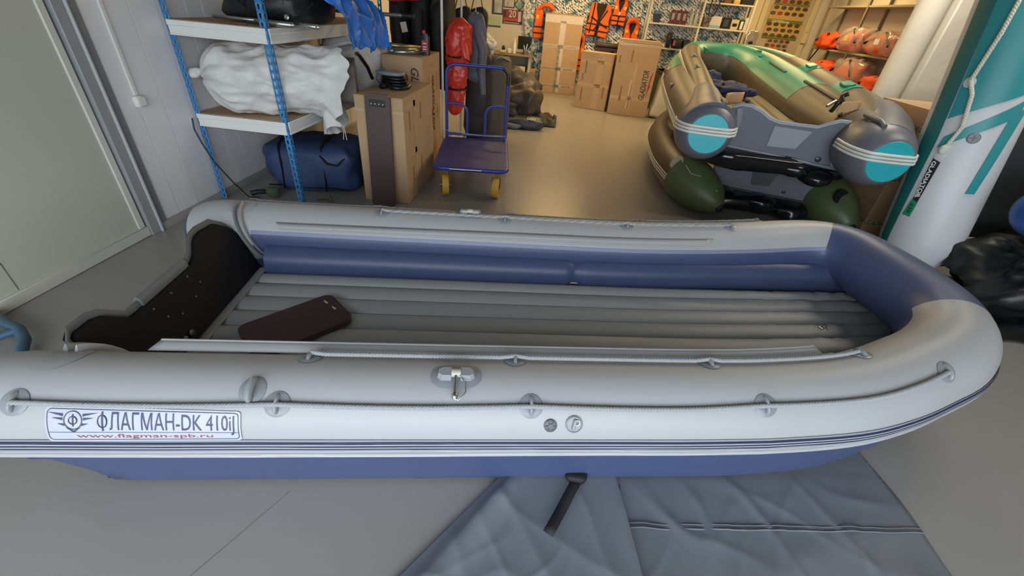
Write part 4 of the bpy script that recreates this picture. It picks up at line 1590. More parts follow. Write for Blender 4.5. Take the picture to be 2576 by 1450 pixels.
flat(t, 'caption_bar', mat('caption_dark', '4d5548', .5), -a, a, -b, -b + .03)
t, a, b = poster('diamond-shaped grey sign at the right end of the wall posters', -1.16, -.98, 1.53, 1.71, mat('sign_dark', '3f4644', .5), 42)
flat(t, 'picture', mat_ramp('sign_print', [(.35, 'c4c8c2'), (.55, '5f8f88'), (.7, 'b9bdb7')], 8), -a + .02, a - .02, -b + .02, b - .02)

# ------------------------------------------------------------------ desk corner
t = thing('desk', 'small beige desk with pale legs against the back wall under the calendar', 'desk', (-1.02, 10.45, 0))
M_dtop = mat('desk_top', '8f7a5e', .5, .08)
M_pale = mat('pale_metal', 'b2b0a6', .45)
m = MB()
m.box(-.62, .36, -.30, .38, .70, .725, .004)
m.obj('table_top', M_dtop, t)
for x_ in (-.56, -.27, .32):
    m = MB()
    m.box(x_ - .025, x_ + .025, -.22, .3, 0, .70, .004)
    m.obj('leg', M_pale, t)
m = MB()
m.box(-.56, .32, .28, .30, .35, .69)
m.obj('back_panel', M_pale, t)
t = thing('computer_case', 'cream slotted cabinet standing under the desk', 'cabinet', (-.90, 10.36, 0))
m = MB()
m.box(-.12, .12, -.15, .2, .14, .50, .006)
m.box(-.10, .10, -.1, .18, 0, .14)
m.obj('case', mat('cream_case', 'c4bea0', .5), t)
for k in range(4):
    m = MB()
    m.box(-.085 + .04 * k, -.06 + .04 * k, -.1525, -.149, .34, .44)
    m.obj('slot', mat('slot_shadow', '8c8468', .6), t)
carton('carton', 'small plain carton on the floor under the right end of the desk', -.76, -.56, 10.30, 10.66, .44, 'cartons by the desk', mt=M_card2)
t = thing('monitor', 'black computer monitor on the desk', 'monitor', (-.86, 10.55, .726))
M_bp = mat('black_plastic', '1a1b1e', .35)
m = MB()
m.box(-.145, .145, -.012, .02, .08, .33, .004)
m.obj('screen_housing', M_bp, t)
m = MB()
m.box(-.135, .135, -.0138, -.0125, .095, .32)
m.obj('screen', mat('dark_screen', '26282b', .15), t, 0)
m = MB()
m.box(-.02, .02, 0, .02, .01, .1)
m.box(-.08, .08, -.06, .06, .0, .012, .003)
m.obj('stand', M_bp, t)
t = thing('spray_bottle', 'slim white bottle beside the monitor on the desk', 'bottle', (-1.06, 10.42, .726))
m = MB()
m.lathe([(.033, 0), (.035, .02), (.035, .17), (.016, .22), (.014, .26), (.008, .29)], 18)
m.obj('bottle_body', M_white, t, 50)
t = thing('coffee_maker', 'small dark device on a cream base on the desk', 'device', (-1.30, 10.42, .726))
m = MB()
m.box(-.07, .07, -.05, .05, 0, .05, .006)
m.obj('base', mat('cream_case', 'c4bea0', .5), t)
m = MB()
m.lathe([(.035, .05), (.04, .07), (.03, .12), (.02, .13)], 16)
m.obj('knob', M_bp, t)
t = thing('mug', 'white mug on the desk left of the slim bottle', 'mug', (-1.17, 10.38, .726))
m = MB()
m.lathe([(.034, 0), (.038, .01), (.038, .09), (.034, .09), (.032, .02), (.001, .015)], 20)
m.obj('cup', M_white, t, 50)
m = MB()
m.tube([(.036, 0, .075), (.06, 0, .07), (.062, 0, .035), (.037, 0, .02)], .006, 8)
m.obj('mug_handle', M_white, t, 60)
t = thing('pen_cup', 'grey pen cup with a long ruler on the front edge of the desk', 'pen cup', (-.80, 10.24, .726))
m = MB()
m.lathe([(.035, 0), (.04, .1), (.035, .1), (.03, .01), (.001, .01)], 16)
m.obj('cup', mat('grey_cup', '6d7378', .5), t)
for k, (a_, l_) in enumerate(((35, .30), (8, .2), (-18, .18))):
    m = MB()
    dx = math.sin(R(a_))
    m.box(-.008, .008, -.003, .003, 0, l_, .001, Matrix.Translation((-.01 + .01 * k, 0, .015)) @ Matrix.Rotation(R(a_), 4, 'Y'))
    m.obj('pen', M_white if k else mat('steel', 'b9b9b4', .3), t)
t = thing('papers', 'loose stack of papers and cables on the desk', 'papers', (-1.22, 10.28, .726))
for k in range(3):
    m = MB()
    m.box(-.13, .13, -.09, .09, .004 * k, .004 * k + .003, 0, Matrix.Rotation(R(9 * k - 6), 4, 'Z'))
    m.obj('sheet', mat('old_paper', '8c8270', .6), t, 0)

# ------------------------------------------------------------------ three big cartons on the tan floor
t, w_, d_ = carton('carton', 'tallest carton with silver tape and green print against the back wall', -.46, .34, 10.50, 10.86, 1.525, 'big cartons in the aisle', rz=R(1))
ff = face_front(w_, d_)
strip(t, 'tape_strip', M_tapes, ff, -.07, .05, .03, 1.40)
strip(t, 'tape_strip', M_tapes, ff, -w_, w_, 1.36, 1.50)
strip(t, 'tape_strip', M_tapeg, ff, -.075, -.015, .03, .95)
for b0 in (.93, .50, .15):
    strip(t, 'tape_strip', M_tape, ff, -w_, w_, b0 - .035, b0 + .035)
    for a0 in (-.38, -.16, .10):
        text_on('GLADIATOR', .035, lambda u, v, a0=a0, b0=b0: (a0 + u, -d_ - .003, b0 - .017 + v), width=.20, shear=.25, bold=.02).obj('printed_word', MATS['tape_green_print'] if b0 > .8 else M_prtg, t, 0)
t, w_, d_ = carton('carton', 'shortest of the three big cartons, plain with clear tape', -.31, .31, 0, .36, .985, 'big cartons in the aisle', rz=R(-16), loc=(.70, 9.22, 0))
ff = face_front(w_, d_)
strip(t, 'tape_strip', M_tape, ff, .02, .14, .02, .985)
strip(t, 'tape_strip', M_tape, ff, -w_, w_, .80, .86)
strip(t, 'tape_strip', M_tape, ff, -w_, w_, .40, .46)
for a, b, l in ((-.2, .84, .22), (-.22, .36, .22), (-.24, .62, .12), (.2, .42, .2)):
    strip(t, 'faded_print', M_prtf, ff, a, a + .03, b - l, b)
strip(t, 'label_patch', M_white, ff, .02, .10, .905, .93)
t, w_, d_ = carton('carton', 'large carton with big slanted lettering and red wedge, nearest the green boat', 1.0, 1.73, 8.78, 9.22, 1.255, 'big cartons in the aisle', rz=R(-3))
ff = face_front(w_, d_)
text_on('GLADIATOR', .10, rot_text(ff, .255, .30, 90), width=.50, shear=.25, bold=.02).obj('printed_word', M_prt, t, 0)
poly_on(t, 'printed_wedge', M_prtr, ff, [(.28, .34), (.325, .57), (.305, .56), (.33, .80), (.29, .70)])
strip(t, 'tape_strip', M_tape, ff, -.02, .03, .08, .9)
strip(t, 'tape_strip', M_tapes, ff, -.05, .0, .12, .62)
strip(t, 'tape_strip', M_tape, ff, -w_, w_, .28, .34)
strip(t, 'tape_strip', M_tape, ff, -w_, w_, 1.16, 1.22)
strip(t, 'tape_strip', M_tapes, ff, -.3, w_, 1.205, 1.225)
for a, b, l in ((-.12, 1.10, .20), (-.2, .50, .26), (-.33, 1.0, .12)):
    strip(t, 'faded_print', M_prtf, ff, a, a + .03, b - l, b)
t = thing('storage_chest', 'dark storage chest standing behind the shortest big carton', 'chest', (.98, 10.05, 0))
m = MB()
m.box(-.34, .34, -.2, .2, 0, 1.04, .02)
m.obj('chest_body', mat('trunk_dark', '3a2f2b', .5, .1), t)
m = MB()
m.box(-.35, .35, -.21, .21, 1.04, 1.10, .015)
m.obj('chest_lid', mat('trunk_dark', '3a2f2b', .5, .1), t)
m = MB()
m.lathe([(.03, 0), (.03, .008), (.02, .012)], 16, frame((0, -.2, .98), (0, -1, 0), (1, 0, 0)))
m.obj('chest_lock', M_gl, t)

# ------------------------------------------------------------------ orange life vests hung on the net
M_or = mat('orange_vest', 'f0681c', .7, .05, 10)
M_ye = mat('reflective_yellow', 'f2c21e', .4)
M_in = mat('vest_lining', '2b211c', .8)
def vest(label, x0, x1, z0, z1, y=YB - .15, half=False, collar=True, refl=True, open_=False, rot=0.):
    w_, h = (x1 - x0) / 2, z1 - z0
    t = thing('life_vest', label, 'life vest', ((x0 + x1) / 2, y, z0), 0, 'orange life vests on the net', (0, R(rot), 0))
    if not half:
        m = MB()
        m.prism([(-w_ * .9, 0), (w_ * .9, 0), (w_, h * .5), (w_ * .75, h * .95), (-w_ * .75, h * .95), (-w_, h * .5)], .005, .035, lambda a, b, d: (a, d, b))
        m.obj('back_panel', M_in, t, 30)
    for s in ((-1, 1) if not half else (-1,)):
        gap = .06 * w_ if not open_ else .11 * w_
        out = [(s * gap, .02), (s * w_ * .92, 0.0), (s * w_ * .98, h * .30), (s * w_ * .86, h * .52), (s * w_ * .92, h * .70), (s * w_ * .80, h * .95), (s * w_ * .42, h * .97), (s * w_ * (.38 if not half else .1), h * .80), (s * gap, h * .52)]
        if s < 0:
            out = out[::-1]
        m = MB()
        bm = bmesh.new()
        m.prism(out, -.055, .01, lambda a, b, d: (a, d, b))
        o = m.obj('front_panel', M_or, t, 30)
        md = o.modifiers.new('soft', 'BEVEL')
        md.width = .018
        md.segments = 2
        if refl:
            m = MB()
            m.box(s * w_ * .62 - .025, s * w_ * .62 + .025, -.066, -.058, h * .58, h * .70)
            m.obj('reflector', M_ye, t, 0)
    if collar:
        m = MB()
        m.tube([(-w_ * .62, -.02, h * .90), (-w_ * .5, -.03, h * 1.02), (0, -.02, h * 1.08), (w_ * .5, -.03, h * 1.02), (w_ * .62, -.02, h * .90)] if not half else [(-w_ * .5, -.02, h * .85), (-w_ * .1, -.05, h * .98), (w_ * .5, -.05, h * .99), (w_, -.03, h * .88)], [.05, .07, .075, .07, .05] if not half else [.05, .06, .075, .05], 12, flat=.7)
        m.obj('collar', M_or, t, 60)
    for b0 in (.18, .36):
        m = MB()
        m.box(-w_ * .97, w_ * (.97 if not half else .5), -.064, -.054, h * b0 - .011, h * b0 + .011)
        m.obj('strap', M_strap, t, 0)
    if open_:
        for q in ([(-w_ * .6, h * .95), (-w_ * .62, h * .1)], [(w_ * .55, h * .8), (-w_ * .3, h * .18)], [(-w_ * .7, h * .55), (w_ * .8, h * .3)]):
            m = MB()
            m.tube([(q[0][0], -.064, q[0][1]), (q[1][0], -.064, q[1][1])], .013, 6, flat=.4, upv=(0, 1, 0))
            m.obj('strap', M_strap, t, 60)
        m = MB()
        m.box(w_ * .78, w_ * .78 + .07, -.072, -.066, h * .84, h * .94, 0, Matrix.Rotation(R(15), 4, 'Y'))
        m.obj('tag', M_white, t, 0)
    return t
vest('orange life vest peeking out left of the tallest carton, collar folded over', -.72, -.30, 1.02, 1.66, half=True)
vest('open orange life vest with black crossed straps at the top centre', .40, .90, 1.16, 1.80, open_=True, collar=False, refl=False, rot=4)
vest('orange life vest with yellow reflectors between the crossed-strap vest and the shelves', .92, 1.22, 1.40, 1.90, y=YB - .17, rot=2)
vest('orange life vest with upright hood above the large lettered carton', 1.23, 1.57, 1.00, 1.50, y=YB - .15)
vest('orange life vest half hidden behind the right edge of the tallest carton', .18, .47, .46, 1.12, y=YB - .12, half=False)

# ------------------------------------------------------------------ shop shelving on the back wall
M_shf = mat('shelf_cream', 'd6d2c0', .45, .02)
SH = thing('shop_shelving', 'cream metal shop shelving standing before the camouflage net', 'shelving', (2.68, 10.72, 0))
for x_ in (-1.01, .03, 1.0):
    for y_ in (-.17, .17):
        m = MB()
        m.box(x_ - .02, x_ + .02, y_ - .015, y_ + .015, 0, 2.4, .003)
        m.obj('post', M_shf, SH)
for (x0, x1, zs) in ((-.99, .01, (.45, 1.10, 1.53, 2.08)), (.05, .98, (.45, 1.10, 1.53, 1.96))):
    for z_ in zs:
        m = MB()
        m.box(x0, x1, -.18, .18, z_ - .03, z_, .003)
        m.obj('shelf_board', M_shf, SH)
def prod(label, nm, cat, x, z, w_, h, d_, mt, front=None, group=None, y=10.60, rot=0.):
    t = thing(nm, label, cat, (x, y, z + .001), R(rot), group)
    m = MB()
    m.box(-w_ / 2, w_ / 2, -d_ / 2, d_ / 2, 0, h, .004)
    m.obj('pack_body', mt, t)
    if front:
        m = MB()
        m.box(-w_ * front[1], w_ * front[1], -d_ / 2 - .0015, -d_ / 2, h * front[2], h * front[3])
        m.obj('pack_front', front[0], t, 0)
    return t
M_bx = mat('pack_black', '1d1c1c', .35)
M_mar = mat('pack_maroon', '5e1f22', .3, .1)
M_shine = mat('pack_foil', 'b5a79a', .2, .2, 30, .3, 20, .5)
prod('blue topped black blister pack at the left end of the middle shelf', 'blister_pack', 'pack', 1.84, 1.53, .13, .20, .05, M_bx, (mat('pack_blue', '3d6ea8', .4), .5, .75, .98))
MP = ['leftmost maroon foil pack on the middle shelf', 'middle maroon foil pack on the middle shelf', 'rightmost maroon foil pack on the middle shelf']
for k in range(3):
    prod(MP[k], 'foil_pack', 'pack', 2.15 + .115 * k, 1.53, .10, .24, .05, M_mar, (M_shine, .28, .3, .8), 'maroon foil packs')
BT = ['clear bottle next to the maroon packs', 'clear bottle beside the shelf post']
for k in range(2):
    t = thing('clear_bottle', BT[k], 'bottle', (2.53 + .085 * k, 10.6, 1.531), 0, 'clear bottles on the shelf')
    m = MB()
    m.lathe([(.034, 0), (.036, .01), (.036, .15), (.018, .21), (.013, .22), (.013, .25)], 18)
    m.obj('bottle_body', mat('pale_bottle', 'a9adac', .15, .04), t, 50)
    m = MB()
    m.lathe([(.015, .25), (.015, .275), (.01, .28)], 14)
    m.obj('cap', M_white, t)
prod('slanted stack of dark booklets at the left of the right bay', 'booklet', 'booklet', 2.84, 1.53, .16, .16, .12, mat('pack_grey', '6c655a', .5), rot=12)
prod('white and blue box on the middle shelf of the right bay', 'product_box', 'box', 3.01, 1.53, .22, .20, .12, mat('pack_white', 'd3cfc9', .4), (mat('pack_sea', '8fb0bd', .4), .5, 0, .22))
t = prod('black box with a dark bottle picture on the middle shelf', 'product_box', 'box', 3.22, 1.53, .18, .19, .12, M_bx, (mat('pack_slate', '3f464a', .4), .25, .2, .85))
t = prod('cream box with a black cap picture on the middle shelf', 'product_box', 'box', 3.40, 1.53, .15, .17, .12, mat('pack_cream', 'cbbf9c', .4), (M_bx, .3, .3, .62))
t = prod('dark green box marked with a big white 1', 'product_box', 'box', 3.535, 1.53, .10, .18, .12, mat('pack_green', '2f3a20', .4))
text_on('1', .13, lambda u, v: (-.025 + u, -.0625, .02 + v), width=.05, bold=.03).obj('printed_number', M_white, t, 0)
prod('cream and white folded card at the right end of the middle shelf', 'card', 'card', 3.63, 1.53, .07, .22, .10, mat('pack_white', 'd3cfc9', .4), rot=-15)
prod('yellow box on the top shelf of the right bay', 'product_box', 'box', 3.31, 1.96, .12, .16, .12, mat('pack_yellow', 'd8b45a', .4), (mat('pack_white', 'd3cfc9', .4), .3, .3, .7))
prod('brown box on the top shelf of the right bay', 'product_box', 'box', 3.13, 1.96, .14, .14, .12, mat('pack_brown', '6b4a2c', .5))
prod('black round reel box on the top shelf beside the yellow box', 'product_box', 'box', 3.52, 1.96, .24, .15, .12, M_bx)
t = thing('strap_bundle', 'black strap bundle hanging from the upper shelf by the centre post', 'strap', (2.86, 10.52, 1.74))
m = MB()
m.tube([(-.03, 0, .3), (-.05, -.01, .1), (-.03, -.02, -.02), (.06, -.02, -.02), (.10, -.01, .12), (.14, 0, .3)], .014, 8, flat=.5)
m.tube([(.02, 0, .3), (.05, -.02, .15), (.03, -.03, -.10), (-.08, -.03, -.14)], .010, 8, flat=.5)
m.obj('webbing', M_strap, t, 60)
t = thing('hanging_lure_pack', 'shiny silver bag of lures hanging at the right end of the shelves', 'pack', (3.78, 10.46, 1.18))
m = MB()
m.blob((0, 0, .18), (.22, .05, .36), 14, .12, 6, .4, 24, 20, .1, 16)
m.obj('foil_bag', mat('silver_foil', 'b9b5aa', .18, .5, 14, .5, 25, .7), t, 60)
for k in range(3):
    m = MB()
    m.blob((-.05 + .05 * k, -.035, .10 + .06 * (k % 2)), (.09, .02, .05), k, .1, 4, .8, 14, 8)
    m.obj('lure', M_bx, t, 60)
# low shelf: black gear
LG = [('black camera-like reel case on the low shelf', 1.80, .26, .12), ('tall black canister on the low shelf', 2.18, .10, .26), ('black pouch with a pink tag on the low shelf', 2.36, .22, .18), ('black gear box at the right of the low shelf', 2.56, .16, .17)]
for k, (lb, x_, w_, h) in enumerate(LG):
    t = thing('gear_case', lb, 'case', (x_, 10.58, 1.101))
    m = MB()
    m.blob((0, 0, h / 2), (w_, .16, h), 20 + k, .06, 5, .35, 28, 18)
    m.obj('case_body', M_bx, t, 60)
    if k == 2:
        m = MB()
        m.box(-.09, -.055, -.095, -.075, .05, .14)
        m.obj('tag', mat('pink_tag', 'b54a55', .5), t)
    else:
        m = MB()
        m.tube([(-w_ * .3, -.05, h * .9), (0, -.06, h * 1.06), (w_ * .3, -.05, h * .9)], .01, 8)
        m.obj('case_handle', M_strap, t, 60)
t = thing('orange_rag', 'small orange rag on the low shelf edge above the green boat bow', 'rag', (2.80, 10.5, 1.101))
m = MB()
m.blob((0, 0, .03), (.12, .08, .06), 6, .3, 9, .8, 18, 10)
m.obj('cloth', M_or, t, 60)

# ------------------------------------------------------------------ door with lure posters at the right end of the back wall
d = bpy.data.objects.new('door_2', None)
COL.objects.link(d)
d.location = (4.50, YB, 0)
struct(d)
M_cream = mat('cream_paint', 'cbbf9a', .5, .04, 2)
m = MB()
m.box(-.44, .44, -.03, 0, .01, 2.25, .004)
m.obj('door_leaf', mat('door_beige', 'b3a98e', .5, .04, 2), d)
for s in (-1, 1):
    m = MB()
    m.box(s * .49 - .05, s * .49 + .05, -.07, 0, 0, 2.35, .006)
    m.obj('frame_post', M_cream, d)
m = MB()
m.box(-.54, .54, -.07, 0, 2.25, 2.35, .006)
m.obj('frame_head', M_cream, d)
m = MB()
m.box(3.72, 3.93, YB - .12, YB, 0, ZC)
struct(m.obj('trim_1', M_cream, sharp=0))
def lure_poster(label, x0, x1, z0, z1, y, base, band, cols, rows, txt=None):
    t = thing('lure_poster', label, 'poster', ((x0 + x1) / 2, y, (z0 + z1) / 2))
    w_, h = (x1 - x0) / 2, (z1 - z0) / 2
    m = MB()
    m.box(-w_, w_, -.004, .004, -h, h)
    m.obj('sheet', base, t, 0)
    m = MB()
    rr = random.Random(int(x0 * 100))
    mats_ = [mat('lure_brown', '4e3a24', .5), mat('lure_olive', '4c5030', .5), mat('lure_red', '9a3b22', .5)]
    for r_ in range(rows):
        for c in range(cols):
            x_ = -w_ + (c + .5 + .25 * (r_ % 2) - .1) * 2 * w_ / cols
            z_ = -h + (r_ + .6) * 2 * h / rows
            if txt and abs(z_ - txt[1]) < .05:
                continue
            if x_ > w_ * .96:
                continue
            m2 = MB()
            e_ = [(x_ + .42 * 2 * w_ / cols * math.cos(R(q * 30)) * .9, z_ + .34 * 2 * h / rows * math.sin(R(q * 30))) for q in range(12)]
            m2.prism(e_, -.010, -.004, lambda a, b, dd: (a, dd, b))
            m2.obj('lure_print', mats_[2 if (r_ == rows - 2 and c == 1) else (0 if rr.random() < .6 else 1)], t, 0)
    for b0, b1 in band:
        m = MB()
        m.box(-w_, w_, -.0055, -.004, b0, b1)
        m.obj('poster_band', mat('poster_olive', '6b7030', .5, .3, 20), t, 0)
    if txt:
        text_on(txt[0], .05, lambda u, v: (-w_ * .75 + u, -.0075, txt[1] - .025 + v), width=.36, bold=.02).obj('printed_word', mat('poster_lettering', 'd5d79a', .5), t, 0)
lure_poster('tan poster with rows of dark lures on the beige door', 4.14, 4.85, 1.44, 2.02, YB - .045, mat('poster_tan', 'b79a5c', .5, .08, 6), ((-.02, .05), (-.29, -.235)), 5, 6, ('GAVIAlures', .015))
lure_poster('upper brown poster with lure rows at the top of the door', 4.16, 4.86, 2.03, 2.24, YB - .045, mat('poster_tan2', 'a98258', .5, .08, 6), ((-.10, -.07),), 5, 2)
lure_poster('small pinkish poster with dark lures below the tan one', 4.26, 4.74, 1.10, 1.43, YB - .040, mat('poster_pink', 'b08a6c', .5, .08, 6), (), 4, 4)
t = thing('padlock_hasp', 'pale painted ring hasp on the right post of the beige door', 'hasp', (4.99, YB - .075, 1.52))
m = MB()
m.tube([(.045 * math.cos(R(q * 20)), 0, .05 + .045 * math.sin(R(q * 20))) for q in range(18)], .009, 8, closed=True, upv=(0, 1, 0))
m.obj('ring', M_cream, t, 60)
m = MB()
m.box(-.05, .05, -.03, .0, -.12, .02, .006)
m.obj('plate', M_cream, t)
# ------------------------------------------------------------------ stack of two boats on the right
def smooth3(pts, n=6):
    pts = [Vector(p) for p in pts]
    out = []
    for i in range(len(pts) - 1):
        a, b, c, d = pts[max(i - 1, 0)], pts[i], pts[i + 1], pts[min(i + 2, len(pts) - 1)]
        for k in range(n):
            t = k / n
            out.append(.5 * (2 * b + (c - a) * t + (2 * a - 5 * b + 4 * c - d) * t * t + (3 * b - a - 3 * c + d) * t ** 3))
    out.append(pts[-1])
    return out
def interp(vals, n=6):
    out = []
    for a, b in zip(vals, vals[1:]):
        out += [a + (b - a) * k / n for k in range(n)]
    return out + [vals[-1]]
M_olbr = mat('brown_olive_pvc', '635a47', .42, .05, 4, .02, 160)
M_olgr = mat('olive_green_pvc', '4d5a3a', .42, .06, 4)
M_grn = mat('green_pvc', '37866c', .38, .05, 4)
M_sg = mat('slate_grey_pvc', '61646e', .42, .05, 5)
M_teal = mat('teal_disc', '22a9b4', .4, .03)
M_ridge = mat('white_rubber', 'd8d8d2', .45)
M_bgloss = mat('black_gloss_pvc', '121316', .16, .1, 6, .1, 10)
G0 = Vector((1.95, 4.9, 0))
GB = thing('olive_boat', 'brown and green inflatable boat with teal stern discs, upper of the stack', 'boat', tuple(G0))
def gl(p):
    return Vector(p) - G0
def usweep(pts, rad, name, mt, parent, f0=0, f1=360, nf=30, dr=0., a=None, b=None, o=gl):
    P_ = [o(p) for p in smooth3(pts)]
    R_ = interp(rad)
    fr = frames(P_)
    if a is not None:
        k = len(fr)
        fr, R_ = fr[int(a * k):int(b * k)], R_[int(a * k):int(b * k)]
    return sweep(fr, R_, f0, f1, nf, dr).obj(name, mt, parent, 60)
OUT = [(1.25, 3.80, .86), (1.33, 4.9, .94), (1.46, 5.9, 1.02), (1.74, 6.7, 1.14), (2.2, 7.0, 1.2), (2.7, 6.85, 1.2), (2.95, 6.3, 1.13), (2.92, 5.4, 1.05), (2.81, 4.4, .97), (2.56, 3.70, .87)]
OR_ = [.215, .205, .20, .19, .19, .19, .195, .20, .205, .20]
INN = [(1.29, 4.02, .97), (1.41, 4.9, 1.10), (1.51, 5.8, 1.21), (1.66, 6.4, 1.25), (2.02, 6.68, 1.20), (2.32, 6.66, 1.17), (2.56, 6.35, 1.08), (2.64, 5.75, .98), (2.63, 4.85, .89), (2.50, 3.66, .87)]
IR_ = [.13, .11, .11, .14, .19, .23, .265, .28, .28, .22]
usweep(OUT, OR_, 'outer_tube', M_olbr, GB)
usweep(INN, IR_, 'inner_tube', M_olbr, GB)
usweep(INN, IR_, 'green_panel', M_grn, GB, 22, 160, 18, .002, .30, .885)
usweep(OUT, OR_, 'green_panel', M_grn, GB, 60, 215, 18, .002, .30, .66)
usweep(OUT, OR_, 'green_panel', M_grn, GB, 95, 180, 12, .002, .19, .30)
# white ridges along the left outer tube and the left inner tube
for k in range(3):
    P_ = [gl(p) for p in smooth3(OUT)]
    R_ = interp(OR_)
    fr = frames(P_)[:26]
    m = MB()
    m.tube([p + n * math.cos(R(176 + 6 * k)) * (r_ + .004) + u * math.sin(R(176 + 6 * k)) * (r_ + .004) for (p, n, u), r_ in zip(fr, R_)], .009, 6)
    m.obj('strake_ridge', M_ridge, GB, 60)
    P_ = [gl(p) for p in smooth3(INN)]
    R_ = interp(IR_)
    fr = frames(P_)[3:22]
    m = MB()
    m.tube([p + n * math.cos(R(168 + 8 * k)) * (r_ + .004) + u * math.sin(R(168 + 8 * k)) * (r_ + .004) for (p, n, u), r_ in zip(fr, R_[3:])], .008, 6)
    m.obj('strake_ridge', M_ridge, GB, 60)
# grey stern cones with teal discs and wrapped white ridges
prof = [(.19, -.34), (.225, -.16), (.236, -.04), (.228, .05), (.205, .12), (.165, .175), (.15, .187)]
for c, axv, s_out in (((1.25, 3.80, .86), (-.12, -.99, .04), -1), ((2.49, 3.56, .86), (-.03, -1, -.02), 1)):
    c = gl(c)
    axv = Vector(axv).normalized()
    fm = frame(c, axv, (0, 0, 1))
    m = MB()
    m.lathe(prof, 40, fm)
    o = m.obj('stern_cone', M_sg, GB, 60)
    m = MB()
    m.lathe([(.150, .1875), (.147, .191), (.001, .193)], 36, fm)
    m.obj('stern_disc', M_teal, o, 40)
    side = Vector((0, 0, 1)).cross(axv).normalized() * -1
    if side.x * s_out < 0:
        side = -side
    for k, h in enumerate((.05, .026, .002)):
        pts = []
        ln = [(r_, z_) for r_, z_ in prof[1 if s_out > 0 else 0:]] + [(.07, .198), (0, .199)]
        for r_, z_ in ln:
            rr = math.sqrt(max(0, (r_ + .006) ** 2 - h * h)) if r_ > .05 else r_
            pts.append(c + side * rr + axv * z_ + Vector((0, 0, h)))
        for r_, z_ in [(.07, .198)] + prof[::-1][:6]:
            rr = math.sqrt(max(0, (r_ + .006) ** 2 - h * h)) if r_ > .05 else r_
            pts.append(c - side * rr + axv * z_ + Vector((0, 0, h)))
        m = MB()
        m.tube(pts, .011, 8)
        m.obj('strake_ridge', M_ridge, o, 60)
    m = MB()
    hp = [c + side * -.08 + axv * z_ + Vector((0, 0, math.sqrt(max(0, .24 ** 2 - .08 ** 2)) * (1 - max(0, z_) * 1.6) + .01)) for z_ in (-.22, -.16, -.08, 0, .06)]
    m.tube(hp, .018, 10)
    m.obj('lift_handle', M_sg, o, 60)
    m = MB()
    m.lathe([(.232, -.03), (.240, -.02), (.238, .03)], 40, fm)
    m.v = [q for q in m.v]
# grey neck between cones and tubes
usweep([(1.25, 3.75, .87), (1.27, 3.95, .92), (1.31, 4.2, 1.0), (1.345, 4.42, 1.035)], [.23, .20, .145, .118], 'neck_patch', M_sg, GB)
usweep([(2.50, 3.55, .87), (2.60, 3.75, .90), (2.74, 4.0, .93), (2.84, 4.3, .965)], [.225, .22, .215, .209], 'neck_patch', M_sg, GB)
# transom of the upper boat
e1, n1 = Vector((.977, -.21, 0)), Vector((.21, .977, 0))
tb = gl((1.9, 3.9, 0))
def tg(a, b, d_=0.):
    return tb + e1 * a + n1 * d_ + Vector((0, 0, b))
out = [(-.42, .72), (-.44, .90), (-.42, 1.02), (-.36, 1.045), (-.29, 1.045), (-.20, 1.015), (-.12, .97), (-.03, .948), (.26, .952), (.33, .99), (.40, 1.02), (.50, 1.02), (.58, .98), (.56, .8), (.54, .66)]
T2 = MB().prism(out, 0, .045, lambda a, b, d_: tg(a, b, d_)).obj('transom_board', mat('slate_board', '5a5d67', .5, .05), GB, 20)
m = MB()
m.tube([tg(a, b, .02) for a, b in out[2:13]], .024, 10, flat=.6, upv=(0, 1, 0))
m.obj('edge_trim', mat('trim_blue_grey', '8d95a3', .45), T2, 60)
m = MB()
m.prism([(-.06, .93), (.23, .925), (.16, .775), (-.06, .765)], -.008, 0, lambda a, b, d_: tg(a, b, d_))
m.obj('motor_plate', mat('plate_grey', '858a95', .45), T2, 30)
m = MB()
m.tube([tg(-.40, .72, -.01), tg(.0, .70, -.01), tg(.54, .665, -.01)], .022, 8, flat=.6)
m.obj('edge_trim', mat('trim_grey', '7e828b', .45), T2, 60)
m = MB()
m.lathe([(.022, 0), (.022, .012), (.012, .016)], 16, frame(tg(.36, .72, 0), (-.21, -.977, 0), (0, 0, 1)))
m.obj('drain_plug', M_bp, T2)
for pts in ([(-.40, .72), (-.35, .80), (-.34, .92), (-.37, 1.03)], [(.50, .67), (.46, .78), (.44, .90), (.48, 1.0)]):
    m = MB()
    m.tube([tg(a, b, -.006) for a, b in pts], .026, 8, flat=.4, upv=(0, 1, 0))
    m.obj('joint_strip', mat('trim_grey', '7e828b', .45), T2, 60)
# deck of the upper boat
for k in range(7):
    m = MB()
    x_ = 1.50 + .14 * k
    m.tube([gl((x_ + .02 * i, 4.0 + .25 * i - .2 * (x_ - 1.5), .80 + .014 * i)) for i in range(10)], .07, 12, flat=.6)
    m.obj('deck_rib', mat('deck_khaki', '7d7358', .5, .04), GB, 60)
# black glossy hull underside
m = MB()
m.blob(gl((2.02, 4.75, .62)), (1.35, 1.9, .20), 5, .05, 2, .4, 40, 20)
m.obj('hull_bottom', M_bgloss, GB, 60)
for k, (a, b, d_, w_) in enumerate(((-.26, .60, -.02, .26), (.02, .62, .02, .32), (.22, .61, .02, .30), (.40, .57, -.04, .26))):
    m = MB()
    m.blob(tg(a, b, d_ + .08), (w_, .35, .15), 20 + k, .08, 4, .8, 26, 16)
    m.obj('hull_pod', M_bgloss, GB, 60)
